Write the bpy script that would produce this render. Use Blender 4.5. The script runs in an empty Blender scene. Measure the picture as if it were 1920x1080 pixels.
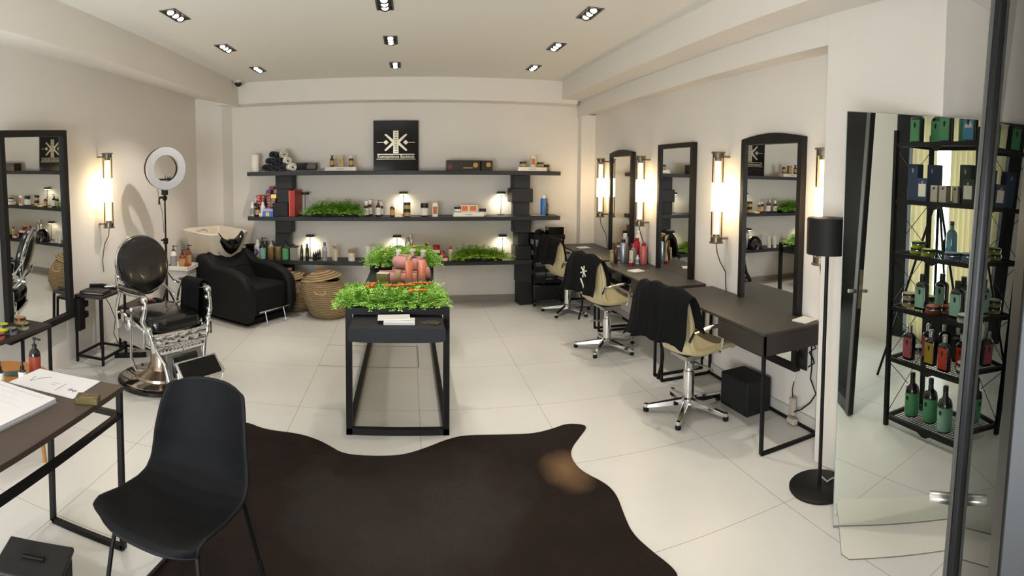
import bpy, bmesh, math, random
from mathutils import Matrix, Vector
C = bpy.context.scene.collection
SC = bpy.context.scene
PI = math.pi
random.seed(7)

# ------------------------------------------------------------------ camera (stitched phone panorama: cylindrical)
F, YC = 1026.0, 376.6
yaw, pit, rol = -0.19, -0.05, -0.0078
cd = bpy.data.cameras.new('camera'); cam = bpy.data.objects.new('camera', cd); C.objects.link(cam)
cd.type = 'PANO'; cd.panorama_type = 'CENTRAL_CYLINDRICAL'
cd.central_cylindrical_range_u_min = -960 / F; cd.central_cylindrical_range_u_max = 960 / F
cd.central_cylindrical_range_v_min = -(1080 - YC) / F; cd.central_cylindrical_range_v_max = YC / F
cd.central_cylindrical_radius = 1.0
cd.clip_start = 0.01
cr, sr, cp, sp, cy, sy = math.cos(rol), math.sin(rol), math.cos(pit), math.sin(pit), math.cos(yaw), math.sin(yaw)
RR = Matrix(((cy, -sy, 0), (sy, cy, 0), (0, 0, 1))) @ Matrix(((1, 0, 0), (0, cp, -sp), (0, sp, cp))) @ Matrix(((cr, 0, sr), (0, 1, 0), (-sr, 0, cr)))
a_, b_, c_ = RR.col[0], RR.col[1], RR.col[2]
cam.matrix_world = Matrix(((a_[0], c_[0], -b_[0], 0), (a_[1], c_[1], -b_[1], 0), (a_[2], c_[2], -b_[2], 1.7), (0, 0, 0, 1)))
SC.camera = cam
SC.view_settings.view_transform = 'Standard'; SC.view_settings.look = 'None'
SC.view_settings.gamma = 1.0; SC.view_settings.use_curve_mapping = False
SC.view_settings.exposure = 0.6
SC.cycles.max_bounces = 10; SC.cycles.diffuse_bounces = 4; SC.cycles.glossy_bounces = 6
SC.cycles.transparent_max_bounces = 12; SC.cycles.transmission_bounces = 6
SC.cycles.sample_clamp_indirect = 4.0; SC.cycles.caustics_reflective = False; SC.cycles.caustics_refractive = False
w = bpy.data.worlds.new('daylight'); SC.world = w; w.use_nodes = True
w.node_tree.nodes['Background'].inputs[0].default_value = (0.92, 0.96, 1.0, 1)
w.node_tree.nodes['Background'].inputs[1].default_value = 3.0

def lin(c):
    c = c / 255.0
    return c / 12.92 if c <= 0.04045 else ((c + 0.055) / 1.055) ** 2.4

def spot(loc, target, power, size=1.6, blend=0.5, col=(1, 0.93, 0.84), r=0.03):
    l = bpy.data.lights.new('spot', 'SPOT'); l.energy = power; l.spot_size = size; l.spot_blend = blend; l.color = col; l.shadow_soft_size = r
    o = bpy.data.objects.new('spot_light', l); C.objects.link(o); o.location = loc
    o.rotation_euler = (Vector(target) - Vector(loc)).to_track_quat('-Z', 'Y').to_euler(); return o

def area(loc, target, power, sx, sy, col):
    l = bpy.data.lights.new('area', 'AREA'); l.shape = 'RECTANGLE'; l.size = sx; l.size_y = sy; l.energy = power; l.color = col
    o = bpy.data.objects.new('daylight_fill', l); C.objects.link(o); o.location = loc
    o.rotation_euler = (Vector(target) - Vector(loc)).to_track_quat('-Z', 'Y').to_euler(); return o

# daylight-coloured fill lamp added behind the camera, aimed up to brighten the ceiling
area((-1.5, -0.94, 1.0), (-0.6, 3.6, 2.6), 84, 1.9, 1.3, (0.90, 0.95, 1.0))
# the recessed downlights (three lamps in each): position, aim, power
DOWN = [(-1.68, 3.78), (-1.69, 4.95), (-1.69, 6.08), (-0.165, 3.93), (-0.155, 5.0), (-0.14, 6.13), (1.33, 3.92), (1.38, 5.04), (1.41, 6.1),
        (-1.68, 2.6), (-0.165, 2.6), (1.33, 2.6), (-0.165, 1.2), (1.33, 1.2), (-1.68, 1.2)]
AIM = [(-2.4, 4.0), (-2.75, 5.3), (-1.8, 6.4), (-0.4, 3.7), (0.2, 5.0), (-0.14, 6.4), (1.5, 3.8), (1.5, 4.9), (1.3, 6.2),
       (-1.5, 2.4), (-0.1, 2.6), (1.5, 2.5), (-0.1, 1.3), (1.45, 1.3), (-1.68, 1.4)]
POW = [100, 115, 88, 75, 75, 75, 85, 85, 75, 60, 45, 75, 55, 100, 45]
for (x, y), (ax, ay), p in zip(DOWN, AIM, POW):
    spot((x, y, 2.86), (ax, ay, 0.2), p * 0.42, 1.35, 0.6)

# ------------------------------------------------------------------ materials
MATS = {}
def M(name, rgb, rough=0.5, metal=0.0, var=0.0, vs=8.0, bump=0.0, bs=60.0, coat=0.0, emit=None, es=0.0, spec=0.5, stretch=None, sheen=0.0):
    if name in MATS: return MATS[name]
    m = bpy.data.materials.new(name); m.use_nodes = True; nt = m.node_tree; b = nt.nodes['Principled BSDF']
    col = tuple(lin(c) for c in rgb) + (1,)
    b.inputs['Base Color'].default_value = col; b.inputs['Roughness'].default_value = rough; b.inputs['Metallic'].default_value = metal
    b.inputs['Coat Weight'].default_value = coat; b.inputs['Specular IOR Level'].default_value = spec; b.inputs['Sheen Weight'].default_value = sheen
    if emit:
        b.inputs['Emission Color'].default_value = tuple(lin(c) for c in emit) + (1,); b.inputs['Emission Strength'].default_value = es
    if var or bump:
        tc = nt.nodes.new('ShaderNodeTexCoord'); mp = nt.nodes.new('ShaderNodeMapping')
        nt.links.new(tc.outputs['Object'], mp.inputs[0])
        if stretch: mp.inputs['Scale'].default_value = stretch
        if var:
            n = nt.nodes.new('ShaderNodeTexNoise'); n.inputs['Scale'].default_value = vs; n.inputs['Detail'].default_value = 4
            nt.links.new(mp.outputs[0], n.inputs['Vector'])
            mx = nt.nodes.new('ShaderNodeMix'); mx.data_type = 'RGBA'
            mx.inputs['A'].default_value = tuple(max(0, c * (1 - var)) for c in col[:3]) + (1,)
            mx.inputs['B'].default_value = tuple(min(1, c * (1 + var)) for c in col[:3]) + (1,)
            nt.links.new(n.outputs['Fac'], mx.inputs['Factor']); nt.links.new(mx.outputs['Result'], b.inputs['Base Color'])
        if bump:
            n2 = nt.nodes.new('ShaderNodeTexNoise'); n2.inputs['Scale'].default_value = bs; n2.inputs['Detail'].default_value = 3
            nt.links.new(mp.outputs[0], n2.inputs['Vector'])
            bp = nt.nodes.new('ShaderNodeBump'); bp.inputs['Strength'].default_value = bump; bp.inputs['Distance'].default_value = 0.01
            nt.links.new(n2.outputs['Fac'], bp.inputs['Height']); nt.links.new(bp.outputs[0], b.inputs['Normal'])
    MATS[name] = m; return m

def glassy(name, tint=(1, 1, 1), gloss=0.12, rough=0.0):
    if name in MATS: return MATS[name]
    m = bpy.data.materials.new(name); m.use_nodes = True; nt = m.node_tree; nt.nodes.clear()
    o = nt.nodes.new('ShaderNodeOutputMaterial'); mx = nt.nodes.new('ShaderNodeMixShader'); t = nt.nodes.new('ShaderNodeBsdfTransparent'); g = nt.nodes.new('ShaderNodeBsdfGlossy')
    fr = nt.nodes.new('ShaderNodeLayerWeight'); fr.inputs['Blend'].default_value = gloss
    t.inputs[0].default_value = (*tint, 1); g.inputs['Roughness'].default_value = rough
    nt.links.new(fr.outputs['Fresnel'], mx.inputs[0]); nt.links.new(t.outputs[0], mx.inputs[1]); nt.links.new(g.outputs[0], mx.inputs[2]); nt.links.new(mx.outputs[0], o.inputs[0])
    MATS[name] = m; return m

def emis(name, rgb, s):
    if name in MATS: return MATS[name]
    m = bpy.data.materials.new(name); m.use_nodes = True; nt = m.node_tree; nt.nodes.clear()
    o = nt.nodes.new('ShaderNodeOutputMaterial'); e = nt.nodes.new('ShaderNodeEmission'); e.inputs[0].default_value = tuple(lin(c) for c in rgb) + (1,); e.inputs[1].default_value = s
    nt.links.new(e.outputs[0], o.inputs[0]); MATS[name] = m; return m

# ------------------------------------------------------------------ mesh helpers
class MB:
    def __init__(s): s.v = []; s.f = []
    def add(s, vs, fs, mat=None):
        o = len(s.v)
        s.v += [tuple(mat @ Vector(p)) if mat is not None else tuple(p) for p in vs]
        s.f += [tuple(i + o for i in q) for q in fs]; return s
    def box(s, x0, y0, z0, x1, y1, z1, mat=None):
        v = [(x0, y0, z0), (x1, y0, z0), (x1, y1, z0), (x0, y1, z0), (x0, y0, z1), (x1, y0, z1), (x1, y1, z1), (x0, y1, z1)]
        return s.add(v, [(0, 3, 2, 1), (4, 5, 6, 7), (0, 1, 5, 4), (1, 2, 6, 5), (2, 3, 7, 6), (3, 0, 4, 7)], mat)
    def cb(s, c, d, mat=None):
        return s.box(c[0] - d[0] / 2, c[1] - d[1] / 2, c[2] - d[2] / 2, c[0] + d[0] / 2, c[1] + d[1] / 2, c[2] + d[2] / 2, mat)
    def hexa(s, p8): return s.add(p8, [(0, 3, 2, 1), (4, 5, 6, 7), (0, 1, 5, 4), (1, 2, 6, 5), (2, 3, 7, 6), (3, 0, 4, 7)])
    def lathe(s, prof, n=20, mat=None):
        vs, fs = [], []
        for r, z in prof:
            r = max(r, 1e-4)
            for k in range(n): vs.append((r * math.cos(2 * PI * k / n), r * math.sin(2 * PI * k / n), z))
        for i in range(len(prof) - 1):
            for k in range(n): a = i * n + k; b = i * n + (k + 1) % n; fs.append((a, b, b + n, a + n))
        fs.append(tuple(reversed(range(n)))); fs.append(tuple((len(prof) - 1) * n + k for k in range(n)))
        return s.add(vs, fs, mat)
    def cyl(s, p0, p1, r0, r1=None, n=16): return s.tube([p0, p1], r0, n, r1=r1)
    def tube(s, path, r, n=8, r1=None, rs=None, closed=False):
        P = [Vector(p) for p in path]; m = len(P); vs, fs = [], []
        up = None
        for i in range(m):
            if closed: t = P[(i + 1) % m] - P[i - 1]
            else: t = P[min(i + 1, m - 1)] - P[max(i - 1, 0)]
            t.normalize()
            if up is None:
                up = Vector((0, 0, 1)) if abs(t.z) < 0.9 else Vector((1, 0, 0))
            u = (up - t * up.dot(t)).normalized(); w_ = t.cross(u); up = u
            rad = rs[i] if rs else (r if r1 is None else r + (r1 - r) * i / (m - 1))
            for k in range(n):
                a = 2 * PI * k / n + (PI / 4 if n == 4 else 0)
                vs.append(P[i] + u * (rad * math.cos(a)) + w_ * (rad * math.sin(a)))
        for i in range(m if closed else m - 1):
            for k in range(n):
                a = i * n + k; b = i * n + (k + 1) % n; j = ((i + 1) % m) * n
                fs.append((a, b, j + (k + 1) % n, j + k))
        if not closed:
            fs.append(tuple(reversed(range(n)))); fs.append(tuple((m - 1) * n + k for k in range(n)))
        return s.add(vs, fs)
    def bar(s, p0, p1, w_):  # square steel bar
        return s.tube([p0, p1], w_ * 0.7071, 4)
    def prism(s, poly, z0, z1, mat=None):
        n = len(poly); vs = [(x, y, z0) for x, y in poly] + [(x, y, z1) for x, y in poly]
        fs = [tuple(reversed(range(n))), tuple(range(n, 2 * n))] + [(k, (k + 1) % n, n + (k + 1) % n, n + k) for k in range(n)]
        return s.add(vs, fs, mat)
    def grid(s, f, nu, nv, cu=False, mat=None):
        vs = [f(i / (nu if cu else nu - 1), j / (nv - 1)) for j in range(nv) for i in range(nu)]
        fs = []
        for j in range(nv - 1):
            for i in range(nu if cu else nu - 1):
                a = j * nu + i; b = j * nu + (i + 1) % nu; fs.append((a, b, b + nu, a + nu))
        return s.add(vs, fs, mat)
    def ball(s, c, r, n=12, mat=None):
        rx, ry, rz = r if isinstance(r, tuple) else (r, r, r)
        return s.grid(lambda u, v: (c[0] + rx * math.cos(2 * PI * u) * math.sin(PI * max(0.001, min(0.999, v))), c[1] + ry * math.sin(2 * PI * u) * math.sin(PI * max(0.001, min(0.999, v))), c[2] - rz * math.cos(PI * v)), n, n // 2 + 2, True, mat)

def T(x=0, y=0, z=0, rz=0, rx=0, ry=0):
    return Matrix.Translation((x, y, z)) @ Matrix.Rotation(rz, 4, 'Z') @ Matrix.Rotation(rx, 4, 'X') @ Matrix.Rotation(ry, 4, 'Y')
YZ = Matrix(((0, 0, 1, 0), (1, 0, 0, 0), (0, 1, 0, 0), (0, 0, 0, 1)))  # prism drawn in (y,z), extruded along x
XZ = Matrix(((1, 0, 0, 0), (0, 0, -1, 0), (0, 1, 0, 0), (0, 0, 0, 1)))  # prism drawn in (x,z), extruded along -y

def mesh(name, mb):
    me = bpy.data.meshes.new(name); me.from_pydata([tuple(p) for p in mb.v], [], mb.f); me.validate()
    bm = bmesh.new(); bm.from_mesh(me); bmesh.ops.recalc_face_normals(bm, faces=bm.faces); bm.to_mesh(me); bm.free()
    for p in me.polygons: p.use_smooth = True
    me.set_sharp_from_angle(angle=math.radians(38)); return me

def obj(name, mb, mat, parent=None, loc=None, rz=0, bevel=0, solid=0, sub=0, rot=None):
    me = mb if isinstance(mb, bpy.types.Mesh) else mesh(name, mb)
    if not me.materials: me.materials.append(mat)
    o = bpy.data.objects.new(name, me); C.objects.link(o)
    if parent: o.parent = parent
    if loc: o.location = loc
    if rz: o.rotation_euler = (0, 0, rz)
    if rot: o.rotation_euler = rot
    if solid:
        d = o.modifiers.new('thickness', 'SOLIDIFY'); d.thickness = solid; d.offset = 0
    if bevel:
        d = o.modifiers.new('edges', 'BEVEL'); d.width = bevel; d.segments = 2; d.limit_method = 'ANGLE'; d.angle_limit = math.radians(40)
    if sub:
        d = o.modifiers.new('smooth', 'SUBSURF'); d.levels = sub; d.render_levels = sub
    return o

def tag(o, label, cat, group=None, kind=None):
    o['label'] = label; o['category'] = cat
    if group: o['group'] = group
    if kind: o['kind'] = kind
    return o
def thing(name, label, cat, loc=(0, 0, 0), rz=0, group=None):
    o = bpy.data.objects.new(name, None); C.objects.link(o); o.location = loc; o.rotation_euler = (0, 0, rz); o.empty_display_size = 0.05
    return tag(o, label, cat, group)
def struct(name, mb, mat, parent=None, **k):
    o = obj(name, mb, mat, parent, **k)
    if not parent: o['kind'] = 'structure'
    return o
def dup(root, loc, rz=None, label=None, group=None):
    r = root.copy(); C.objects.link(r); r.location = loc
    if rz is not None: r.rotation_euler = (0, 0, rz)
    if label: r['label'] = label
    if group: r['group'] = group
    for ch in list(root.children):
        c = ch.copy(); C.objects.link(c); c.parent = r
        for g in list(ch.children):
            d = g.copy(); C.objects.link(d); d.parent = c
    return r
def text(body, size, mat, parent, loc, rot=(PI / 2, 0, 0), name='lettering', ext=0.001, align='CENTER', width=None):
    cu = bpy.data.curves.new(name, 'FONT'); cu.body = body; cu.size = size; cu.extrude = ext; cu.align_x = align; cu.align_y = 'CENTER'
    tmp = bpy.data.objects.new(name, cu); C.objects.link(tmp)
    dg = bpy.context.evaluated_depsgraph_get(); me = bpy.data.meshes.new_from_object(tmp.evaluated_get(dg))
    bpy.data.objects.remove(tmp); bpy.data.curves.remove(cu)
    if width:
        xs = [v.co.x for v in me.vertices]; k = width / (max(xs) - min(xs))
        for v in me.vertices: v.co.x *= k
    me.materials.clear(); me.materials.append(mat)
    o = bpy.data.objects.new(name, me); C.objects.link(o); o.location = loc; o.rotation_euler = rot
    if parent: o.parent = parent
    return o
def emblem_mb(s=1.0, t=0.004):
    """two scissor-like chevrons back to back around a comb, diamonds and needles either side; drawn in x,z, width 2*s"""
    mb = MB()
    for sg in (-1, 1):
        for up in (-1, 1):
            p = [(0.10, 0.0), (0.20, 0.0), (0.60, 0.40), (0.55, 0.45), (0.48, 0.42), (0.10, 0.10)]
            mb.prism([(sg * x * s, up * z * s) for x, z in p], 0, t, XZ)
        mb.prism([(sg * x * s, z * s) for x, z in [(0.38, 0), (0.52, 0.13), (0.66, 0), (0.52, -0.13)]], 0, t, XZ)
        mb.prism([(sg * x * s, z * s) for x, z in [(0.64, 0.015), (1.0, 0.015), (1.0, -0.015), (0.64, -0.015)]], 0, t, XZ)
    return mb
# ------------------------------------------------------------------ setting
white = M('wall_paint', (232, 226, 218), 0.75, var=0.015, vs=3, bump=0.02, bs=120)
ceilw = M('ceiling_paint', (240, 235, 227), 0.85)
blackm = M('black_steel', (17, 16, 16), 0.5, metal=0.1, spec=0.3)
blackmat = M('black_matte', (15, 15, 16), 0.7, spec=.3)
blackfab = M('black_fabric', (13, 13, 14), 0.95, var=0.2, vs=40, bump=0.15, bs=300, spec=.2)
blackgloss = M('black_gloss', (10, 10, 11), 0.15, coat=0.3)
chrome = M('chrome', (225, 226, 228), 0.06, metal=1.0)
steel = M('brushed_steel', (180, 180, 178), 0.28, metal=1.0)
mirror = M('mirror_glass', (232, 234, 232), 0.0, metal=1.0)
woodblack = M('black_stained_wood', (34, 33, 35), 0.55, var=0.25, vs=12, bump=0.1, bs=30, stretch=(1, 12, 12))

def floor_mat():
    m = bpy.data.materials.new('floor_tile'); m.use_nodes = True; nt = m.node_tree; b = nt.nodes['Principled BSDF']; L = nt.links
    tc = nt.nodes.new('ShaderNodeTexCoord'); sep = nt.nodes.new('ShaderNodeSeparateXYZ'); L.new(tc.outputs['Object'], sep.inputs[0])
    masks = []
    for ax, off, per in (('X', 0.0775, 0.8725), ('Y', 2.14, 0.85)):
        a = nt.nodes.new('ShaderNodeMath'); a.operation = 'SUBTRACT'; L.new(sep.outputs[ax], a.inputs[0]); a.inputs[1].default_value = off - per * 20
        d = nt.nodes.new('ShaderNodeMath'); d.operation = 'DIVIDE'; L.new(a.outputs[0], d.inputs[0]); d.inputs[1].default_value = per
        fr = nt.nodes.new('ShaderNodeMath'); fr.operation = 'FRACT'; L.new(d.outputs[0], fr.inputs[0])
        s = nt.nodes.new('ShaderNodeMath'); s.operation = 'SUBTRACT'; L.new(fr.outputs[0], s.inputs[0]); s.inputs[1].default_value = 0.5
        ab = nt.nodes.new('ShaderNodeMath'); ab.operation = 'ABSOLUTE'; L.new(s.outputs[0], ab.inputs[0])
        g = nt.nodes.new('ShaderNodeMath'); g.operation = 'GREATER_THAN'; L.new(ab.outputs[0], g.inputs[0]); g.inputs[1].default_value = 0.5 - 0.0016 / per
        masks.append(g)
    mxm = nt.nodes.new('ShaderNodeMath'); mxm.operation = 'MAXIMUM'; L.new(masks[0].outputs[0], mxm.inputs[0]); L.new(masks[1].outputs[0], mxm.inputs[1])
    n = nt.nodes.new('ShaderNodeTexNoise'); n.inputs['Scale'].default_value = 2.2; n.inputs['Detail'].default_value = 6; L.new(tc.outputs['Object'], n.inputs['Vector'])
    mx = nt.nodes.new('ShaderNodeMix'); mx.data_type = 'RGBA'; mx.inputs['A'].default_value = (lin(204), lin(202), lin(196), 1); mx.inputs['B'].default_value = (lin(219), lin(217), lin(211), 1)
    L.new(n.outputs['Fac'], mx.inputs['Factor'])
    mj = nt.nodes.new('ShaderNodeMix'); mj.data_type = 'RGBA'; mj.inputs['B'].default_value = (lin(140), lin(134), lin(122), 1)
    L.new(mx.outputs['Result'], mj.inputs['A']); L.new(mxm.outputs[0], mj.inputs['Factor']); L.new(mj.outputs['Result'], b.inputs['Base Color'])
    b.inputs['Roughness'].default_value = 0.33; b.inputs['Specular IOR Level'].default_value = 0.45
    n2 = nt.nodes.new('ShaderNodeTexNoise'); n2.inputs['Scale'].default_value = 5; L.new(tc.outputs['Object'], n2.inputs['Vector'])
    mr = nt.nodes.new('ShaderNodeMapRange'); mr.inputs['To Min'].default_value = 0.26; mr.inputs['To Max'].default_value = 0.42; L.new(n2.outputs['Fac'], mr.inputs['Value']); L.new(mr.outputs[0], b.inputs['Roughness'])
    return m
struct('floor', MB().box(-3.3, -1.1, -0.1, 3.0, 7.3, 0), floor_mat())
LW = lambda y: -3.0 + (y - 3.5) * 0.045   # the left wall runs in slightly towards the back
struct('ceiling', MB().box(-3.4, -1.1, 2.9, 3.0, 7.4, 3.0), ceilw)
struct('wall_back', MB().box(-3.3, 7.15, 0, 3.0, 7.3, 2.9), white)
struct('wall_left', MB().prism([(LW(-1.1), -1.1), (LW(7.2), 7.2), (LW(7.2) - 0.15, 7.2), (LW(-1.1) - 0.15, -1.1)], 0, 2.95), white)
struct('wall_right', MB().box(2.5, 2.3, 0, 2.65, 7.2, 2.9), white)
struct('wall_right_pier', MB().box(2.235, 1.53, 0, 2.9, 2.36, 2.95), white, bevel=0.004)
struct('wall_right_entrance', MB().box(2.8, -1.1, 0, 2.95, 1.6, 2.95), white)
# ceiling beams
struct('trim_beam_left', MB().add([(-2.2, -1.1, 2.95), (-2.2, 7.0, 2.95), (-2.2, 7.0, 2.6), (-2.2, -1.1, 2.6), (LW(-1.1) - .05, -1.1, 2.95), (LW(7) - .05, 7.0, 2.95), (LW(7) - .05, 7.0, 2.77), (LW(-1.1) - .05, -1.1, 2.87)],
       [(0, 1, 2, 3), (4, 7, 6, 5), (3, 2, 6, 7), (0, 4, 5, 1), (0, 3, 7, 4), (1, 5, 6, 2)]), white)
struct('trim_beam_right', MB().box(1.98, -1.1, 2.67, 2.7, 7.0, 2.95), white)
struct('trim_beam_right_lower', MB().add([(2.238, 2.3, 2.7), (2.27, 7.15, 2.7), (2.27, 7.15, 2.475), (2.238, 2.3, 2.495), (2.6, 2.3, 2.7), (2.6, 7.15, 2.7), (2.6, 7.15, 2.54), (2.6, 2.3, 2.54)],
       [(0, 1, 2, 3), (4, 7, 6, 5), (3, 2, 6, 7), (0, 4, 5, 1), (0, 3, 7, 4), (1, 5, 6, 2)]), white)
struct('trim_beam_back', MB().add([(-2.5, 6.9, 2.95), (2.2, 6.86, 2.95), (2.2, 6.92, 2.62), (-2.5, 6.95, 2.63), (-2.5, 7.2, 2.95), (2.2, 7.2, 2.95), (2.2, 7.2, 2.61), (-2.5, 7.2, 2.61)],
       [(0, 1, 2, 3), (4, 7, 6, 5), (3, 2, 6, 7), (0, 4, 5, 1), (0, 3, 7, 4), (1, 5, 6, 2)]), white)
struct('trim_pillar_left', MB().prism([(-2.95, 7.0), (-2.46, 7.0), (-2.36, 7.16), (-2.95, 7.16)], 0, 2.75), white)
struct('trim_pillar_right', MB().prism([(2.28, 7.16), (2.3, 7.05), (2.55, 7.05), (2.55, 7.16)], 0, 2.5), white)
struct('baseboard_back', MB().box(-2.4, 7.135, 0, 2.3, 7.155, 0.085), M('grey_skirting', (150, 143, 134), 0.6))
struct('baseboard_right', MB().box(2.482, 2.36, 0, 2.505, 7.05, 0.09), M('white_skirting', (205, 200, 192), 0.55))
struct('trim_floor_hatch', MB().box(-0.80, 4.712, 0, 0.09, 4.718, 0.0012).box(0.085, 4.71, 0, 0.092, 5.3, 0.0012).box(-0.80, 5.295, 0, 0.09, 5.3, 0.0012), M('joint_dark', (110, 104, 95), 0.7))
# entrance side: street window and curtains behind the camera (seen in the big mirror)
struct('wall_front', MB().box(-3.3, -1.15, 0, -2.5, -1.0, 2.95).box(-2.5, -1.15, 1.75, -0.5, -1.0, 2.95).box(-2.5, -1.15, 0, -0.5, -1.0, 0.25)
       .box(-0.5, -1.15, 0, 0.42, -1.0, 2.95).box(0.42, -1.15, 2.45, 1.45, -1.0, 2.95).box(0.42, -1.15, 0, 1.45, -1.0, 0.08).box(1.45, -1.15, 0, 2.9, -1.0, 2.95), white)
wf = struct('window_1', MB().box(0.40, -1.08, 0.08, 0.56, -0.98, 2.45).box(0.56, -1.08, 2.39, 1.45, -1.0, 2.45).box(0.56, -1.08, 0.08, 1.45, -1.0, 0.14).box(1.39, -1.08, 0.14, 1.45, -1.0, 2.39), blackm)
struct('pane', MB().box(0.56, -1.05, 0.14, 1.39, -1.044, 2.39), glassy('window_glass', (0.95, 0.97, 0.96), 0.1), wf)
wl = struct('window_2', MB().box(-2.5, -1.08, 0.25, -2.44, -1.0, 1.75).box(-.56, -1.08, 0.25, -.5, -1.0, 1.75).box(-2.5, -1.08, 1.69, -.5, -1.0, 1.75).box(-2.5, -1.08, 0.25, -.5, -1.0, 0.31), blackm)
struct('pane', MB().box(-2.44, -1.05, 0.31, -.56, -1.044, 1.69), MATS['window_glass'], wl)
curt = bpy.data.materials.new('cream_curtain'); curt.use_nodes = True; nt = curt.node_tree; nt.nodes.clear()
o_ = nt.nodes.new('ShaderNodeOutputMaterial'); mx = nt.nodes.new('ShaderNodeMixShader'); d_ = nt.nodes.new('ShaderNodeBsdfDiffuse'); t_ = nt.nodes.new('ShaderNodeBsdfTranslucent'); mx.inputs[0].default_value = .5
d_.inputs[0].default_value = t_.inputs[0].default_value = (lin(236), lin(229), lin(204), 1)
nt.links.new(d_.outputs[0], mx.inputs[1]); nt.links.new(t_.outputs[0], mx.inputs[2]); nt.links.new(mx.outputs[0], o_.inputs[0])
def curtain(x0, x1, label, nf):
    c = obj('curtain', MB().grid(lambda u, v: (x0 + (x1 - x0) * u, -0.955 + 0.02 * math.sin(u * nf * 2 * PI), 0.02 + 2.36 * v), nf * 10 + 1, 3), curt, solid=0.004)
    tag(c, label, 'curtain', 'cream curtains by the street window')
curtain(0.62, 0.90, 'narrow cream pleated curtain next to the dark window post', 4)
curtain(1.06, 1.40, 'wide cream pleated curtain behind the product rack', 6)
# ------------------------------------------------------------------ bottles, jars, tubes
amber = M('amber_plastic', (66, 28, 16), 0.18, coat=0.3); black_b = M('black_bottle', (15, 14, 14), 0.15, coat=0.4); whitep = M('white_plastic', (232, 230, 224), 0.35)
redp = M('red_plastic', (176, 26, 34), 0.3); coral = M('coral_red', (205, 92, 84), 0.35); silver = M('silver_can', (188, 188, 188), 0.25, metal=0.9); goldp = M('gold_card', (150, 128, 84), 0.4, metal=0.3)
labw = M('label_white', (226, 222, 212), 0.6); labk = M('label_kraft', (186, 150, 96), 0.6); labteal = M('label_teal', (150, 198, 190), 0.55); labgreen = M('label_green', (92, 168, 120), 0.55)
labmint = M('label_mint', (150, 196, 178), 0.55); labpink = M('label_pink', (178, 84, 96), 0.55); labyel = M('label_yellow', (196, 166, 52), 0.55); labred = M('label_orange_red', (196, 58, 28), 0.55); labblue = M('label_blue', (70, 142, 190), 0.55)
inkd = M('ink_dark', (28, 28, 30), 0.6); blackcap = M('black_cap', (20, 20, 20), 0.35); bluecap = M('blue_cap', (40, 120, 190), 0.35); greyl = M('label_grey', (150, 150, 152), 0.5)
CACHE = {}
def cm(key, fn):
    if key not in CACHE: CACHE[key] = fn()
    return CACHE[key]
def bottle(loc, label, h=0.2, r=0.03, body=amber, cap=blackcap, lab=labw, style='cap', cat='bottle', group=None, name='bottle', rz=0.0, lz=(0.12, 0.55)):
    """stock shapes: cap, pump, spray, can, dropper; the label is a band round the body"""
    k = ('b', style, round(h, 3), round(r, 3), body.name, cap.name, lab.name if lab else '', lz)
    if style == 'can':
        sh = 0.86; prof = [(r * .92, 0), (r, 0.01), (r, h * .80), (r * .75, h * sh), (r * .6, h * sh)]
        capmb = lambda: MB().lathe([(r * .62, h * .84), (r * .66, h * .86), (r * .66, h * .985), (r * .55, h)], 18)
    elif style == 'pump':
        prof = [(r * .9, 0), (r, 0.008), (r, h * .58), (r * .85, h * .66), (r * .38, h * .74), (r * .36, h * .80)]
        capmb = lambda: MB().lathe([(r * .42, h * .77), (r * .42, h * .83), (r * .15, h * .84), (r * .13, h * .94), (r * .3, h * .945), (r * .3, h)], 14).box(0, -r * .16, h * .955, r * 1.3, r * .16, h * .99)
    elif style == 'spray':
        prof = [(r * .9, 0), (r, 0.008), (r, h * .56), (r * .8, h * .66), (r * .42, h * .74), (r * .4, h * .78)]
        capmb = lambda: MB().lathe([(r * .48, h * .75), (r * .48, h * .84), (r * .34, h * .86), (r * .34, h * .92)], 14).box(-r * .55, -r * .3, h * .91, r * .75, r * .3, h).box(r * .3, -r * .1, h * .80, r * .45, r * .1, h * .92)
    elif style == 'dropper':
        prof = [(r * .92, 0), (r, 0.006), (r, h * .55), (r * .5, h * .64), (r * .45, h * .68)]
        capmb = lambda: MB().lathe([(r * .55, h * .66), (r * .55, h * .78), (r * .3, h * .8), (r * .28, h * .96), (r * .15, h)], 14)
    elif style == 'slim':
        prof = [(r * .95, 0), (r, 0.006), (r, h * .70), (r * .6, h * .76), (r * .5, h * .80)]
        capmb = lambda: MB().lathe([(r * .62, h * .78), (r * .55, h * .9), (r * .4, h)], 14)
    elif style == 'gin':
        prof = [(r * .9, 0), (r, 0.012), (r, h * .58), (r * .86, h * .68), (r * .4, h * .76), (r * .34, h * .9)]
        capmb = lambda: MB().lathe([(r * .38, h * .88), (r * .38, h * .985), (r * .3, h)], 14)
    else:
        prof = [(r * .92, 0), (r, 0.008), (r, h * .66), (r * .8, h * .74), (r * .45, h * .8), (r * .42, h * .84)]
        capmb = lambda: MB().lathe([(r * .5, h * .82), (r * .52, h * .84), (r * .52, h * .985), (r * .45, h)], 16)
    o = obj(name, cm(k + ('body',), lambda: mesh('bottle_body', MB().lathe(prof, 20))), body, loc=loc, rz=rz)
    tag(o, label, cat, group)
    cn = 'pump_head' if style == 'pump' else 'spray_head' if style == 'spray' else 'cap'
    obj(cn, cm(k + ('cap',), lambda: mesh(cn, capmb())), cap, o)
    if lab:
        z0, z1 = h * lz[0], h * lz[1]
        obj('paper_label', cm(k + ('lab',), lambda: mesh('paper_label', MB().lathe([(r * .99, z0), (r * 1.012, z0), (r * 1.012, z1), (r * .99, z1)], 20))), lab, o)
    return o
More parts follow.
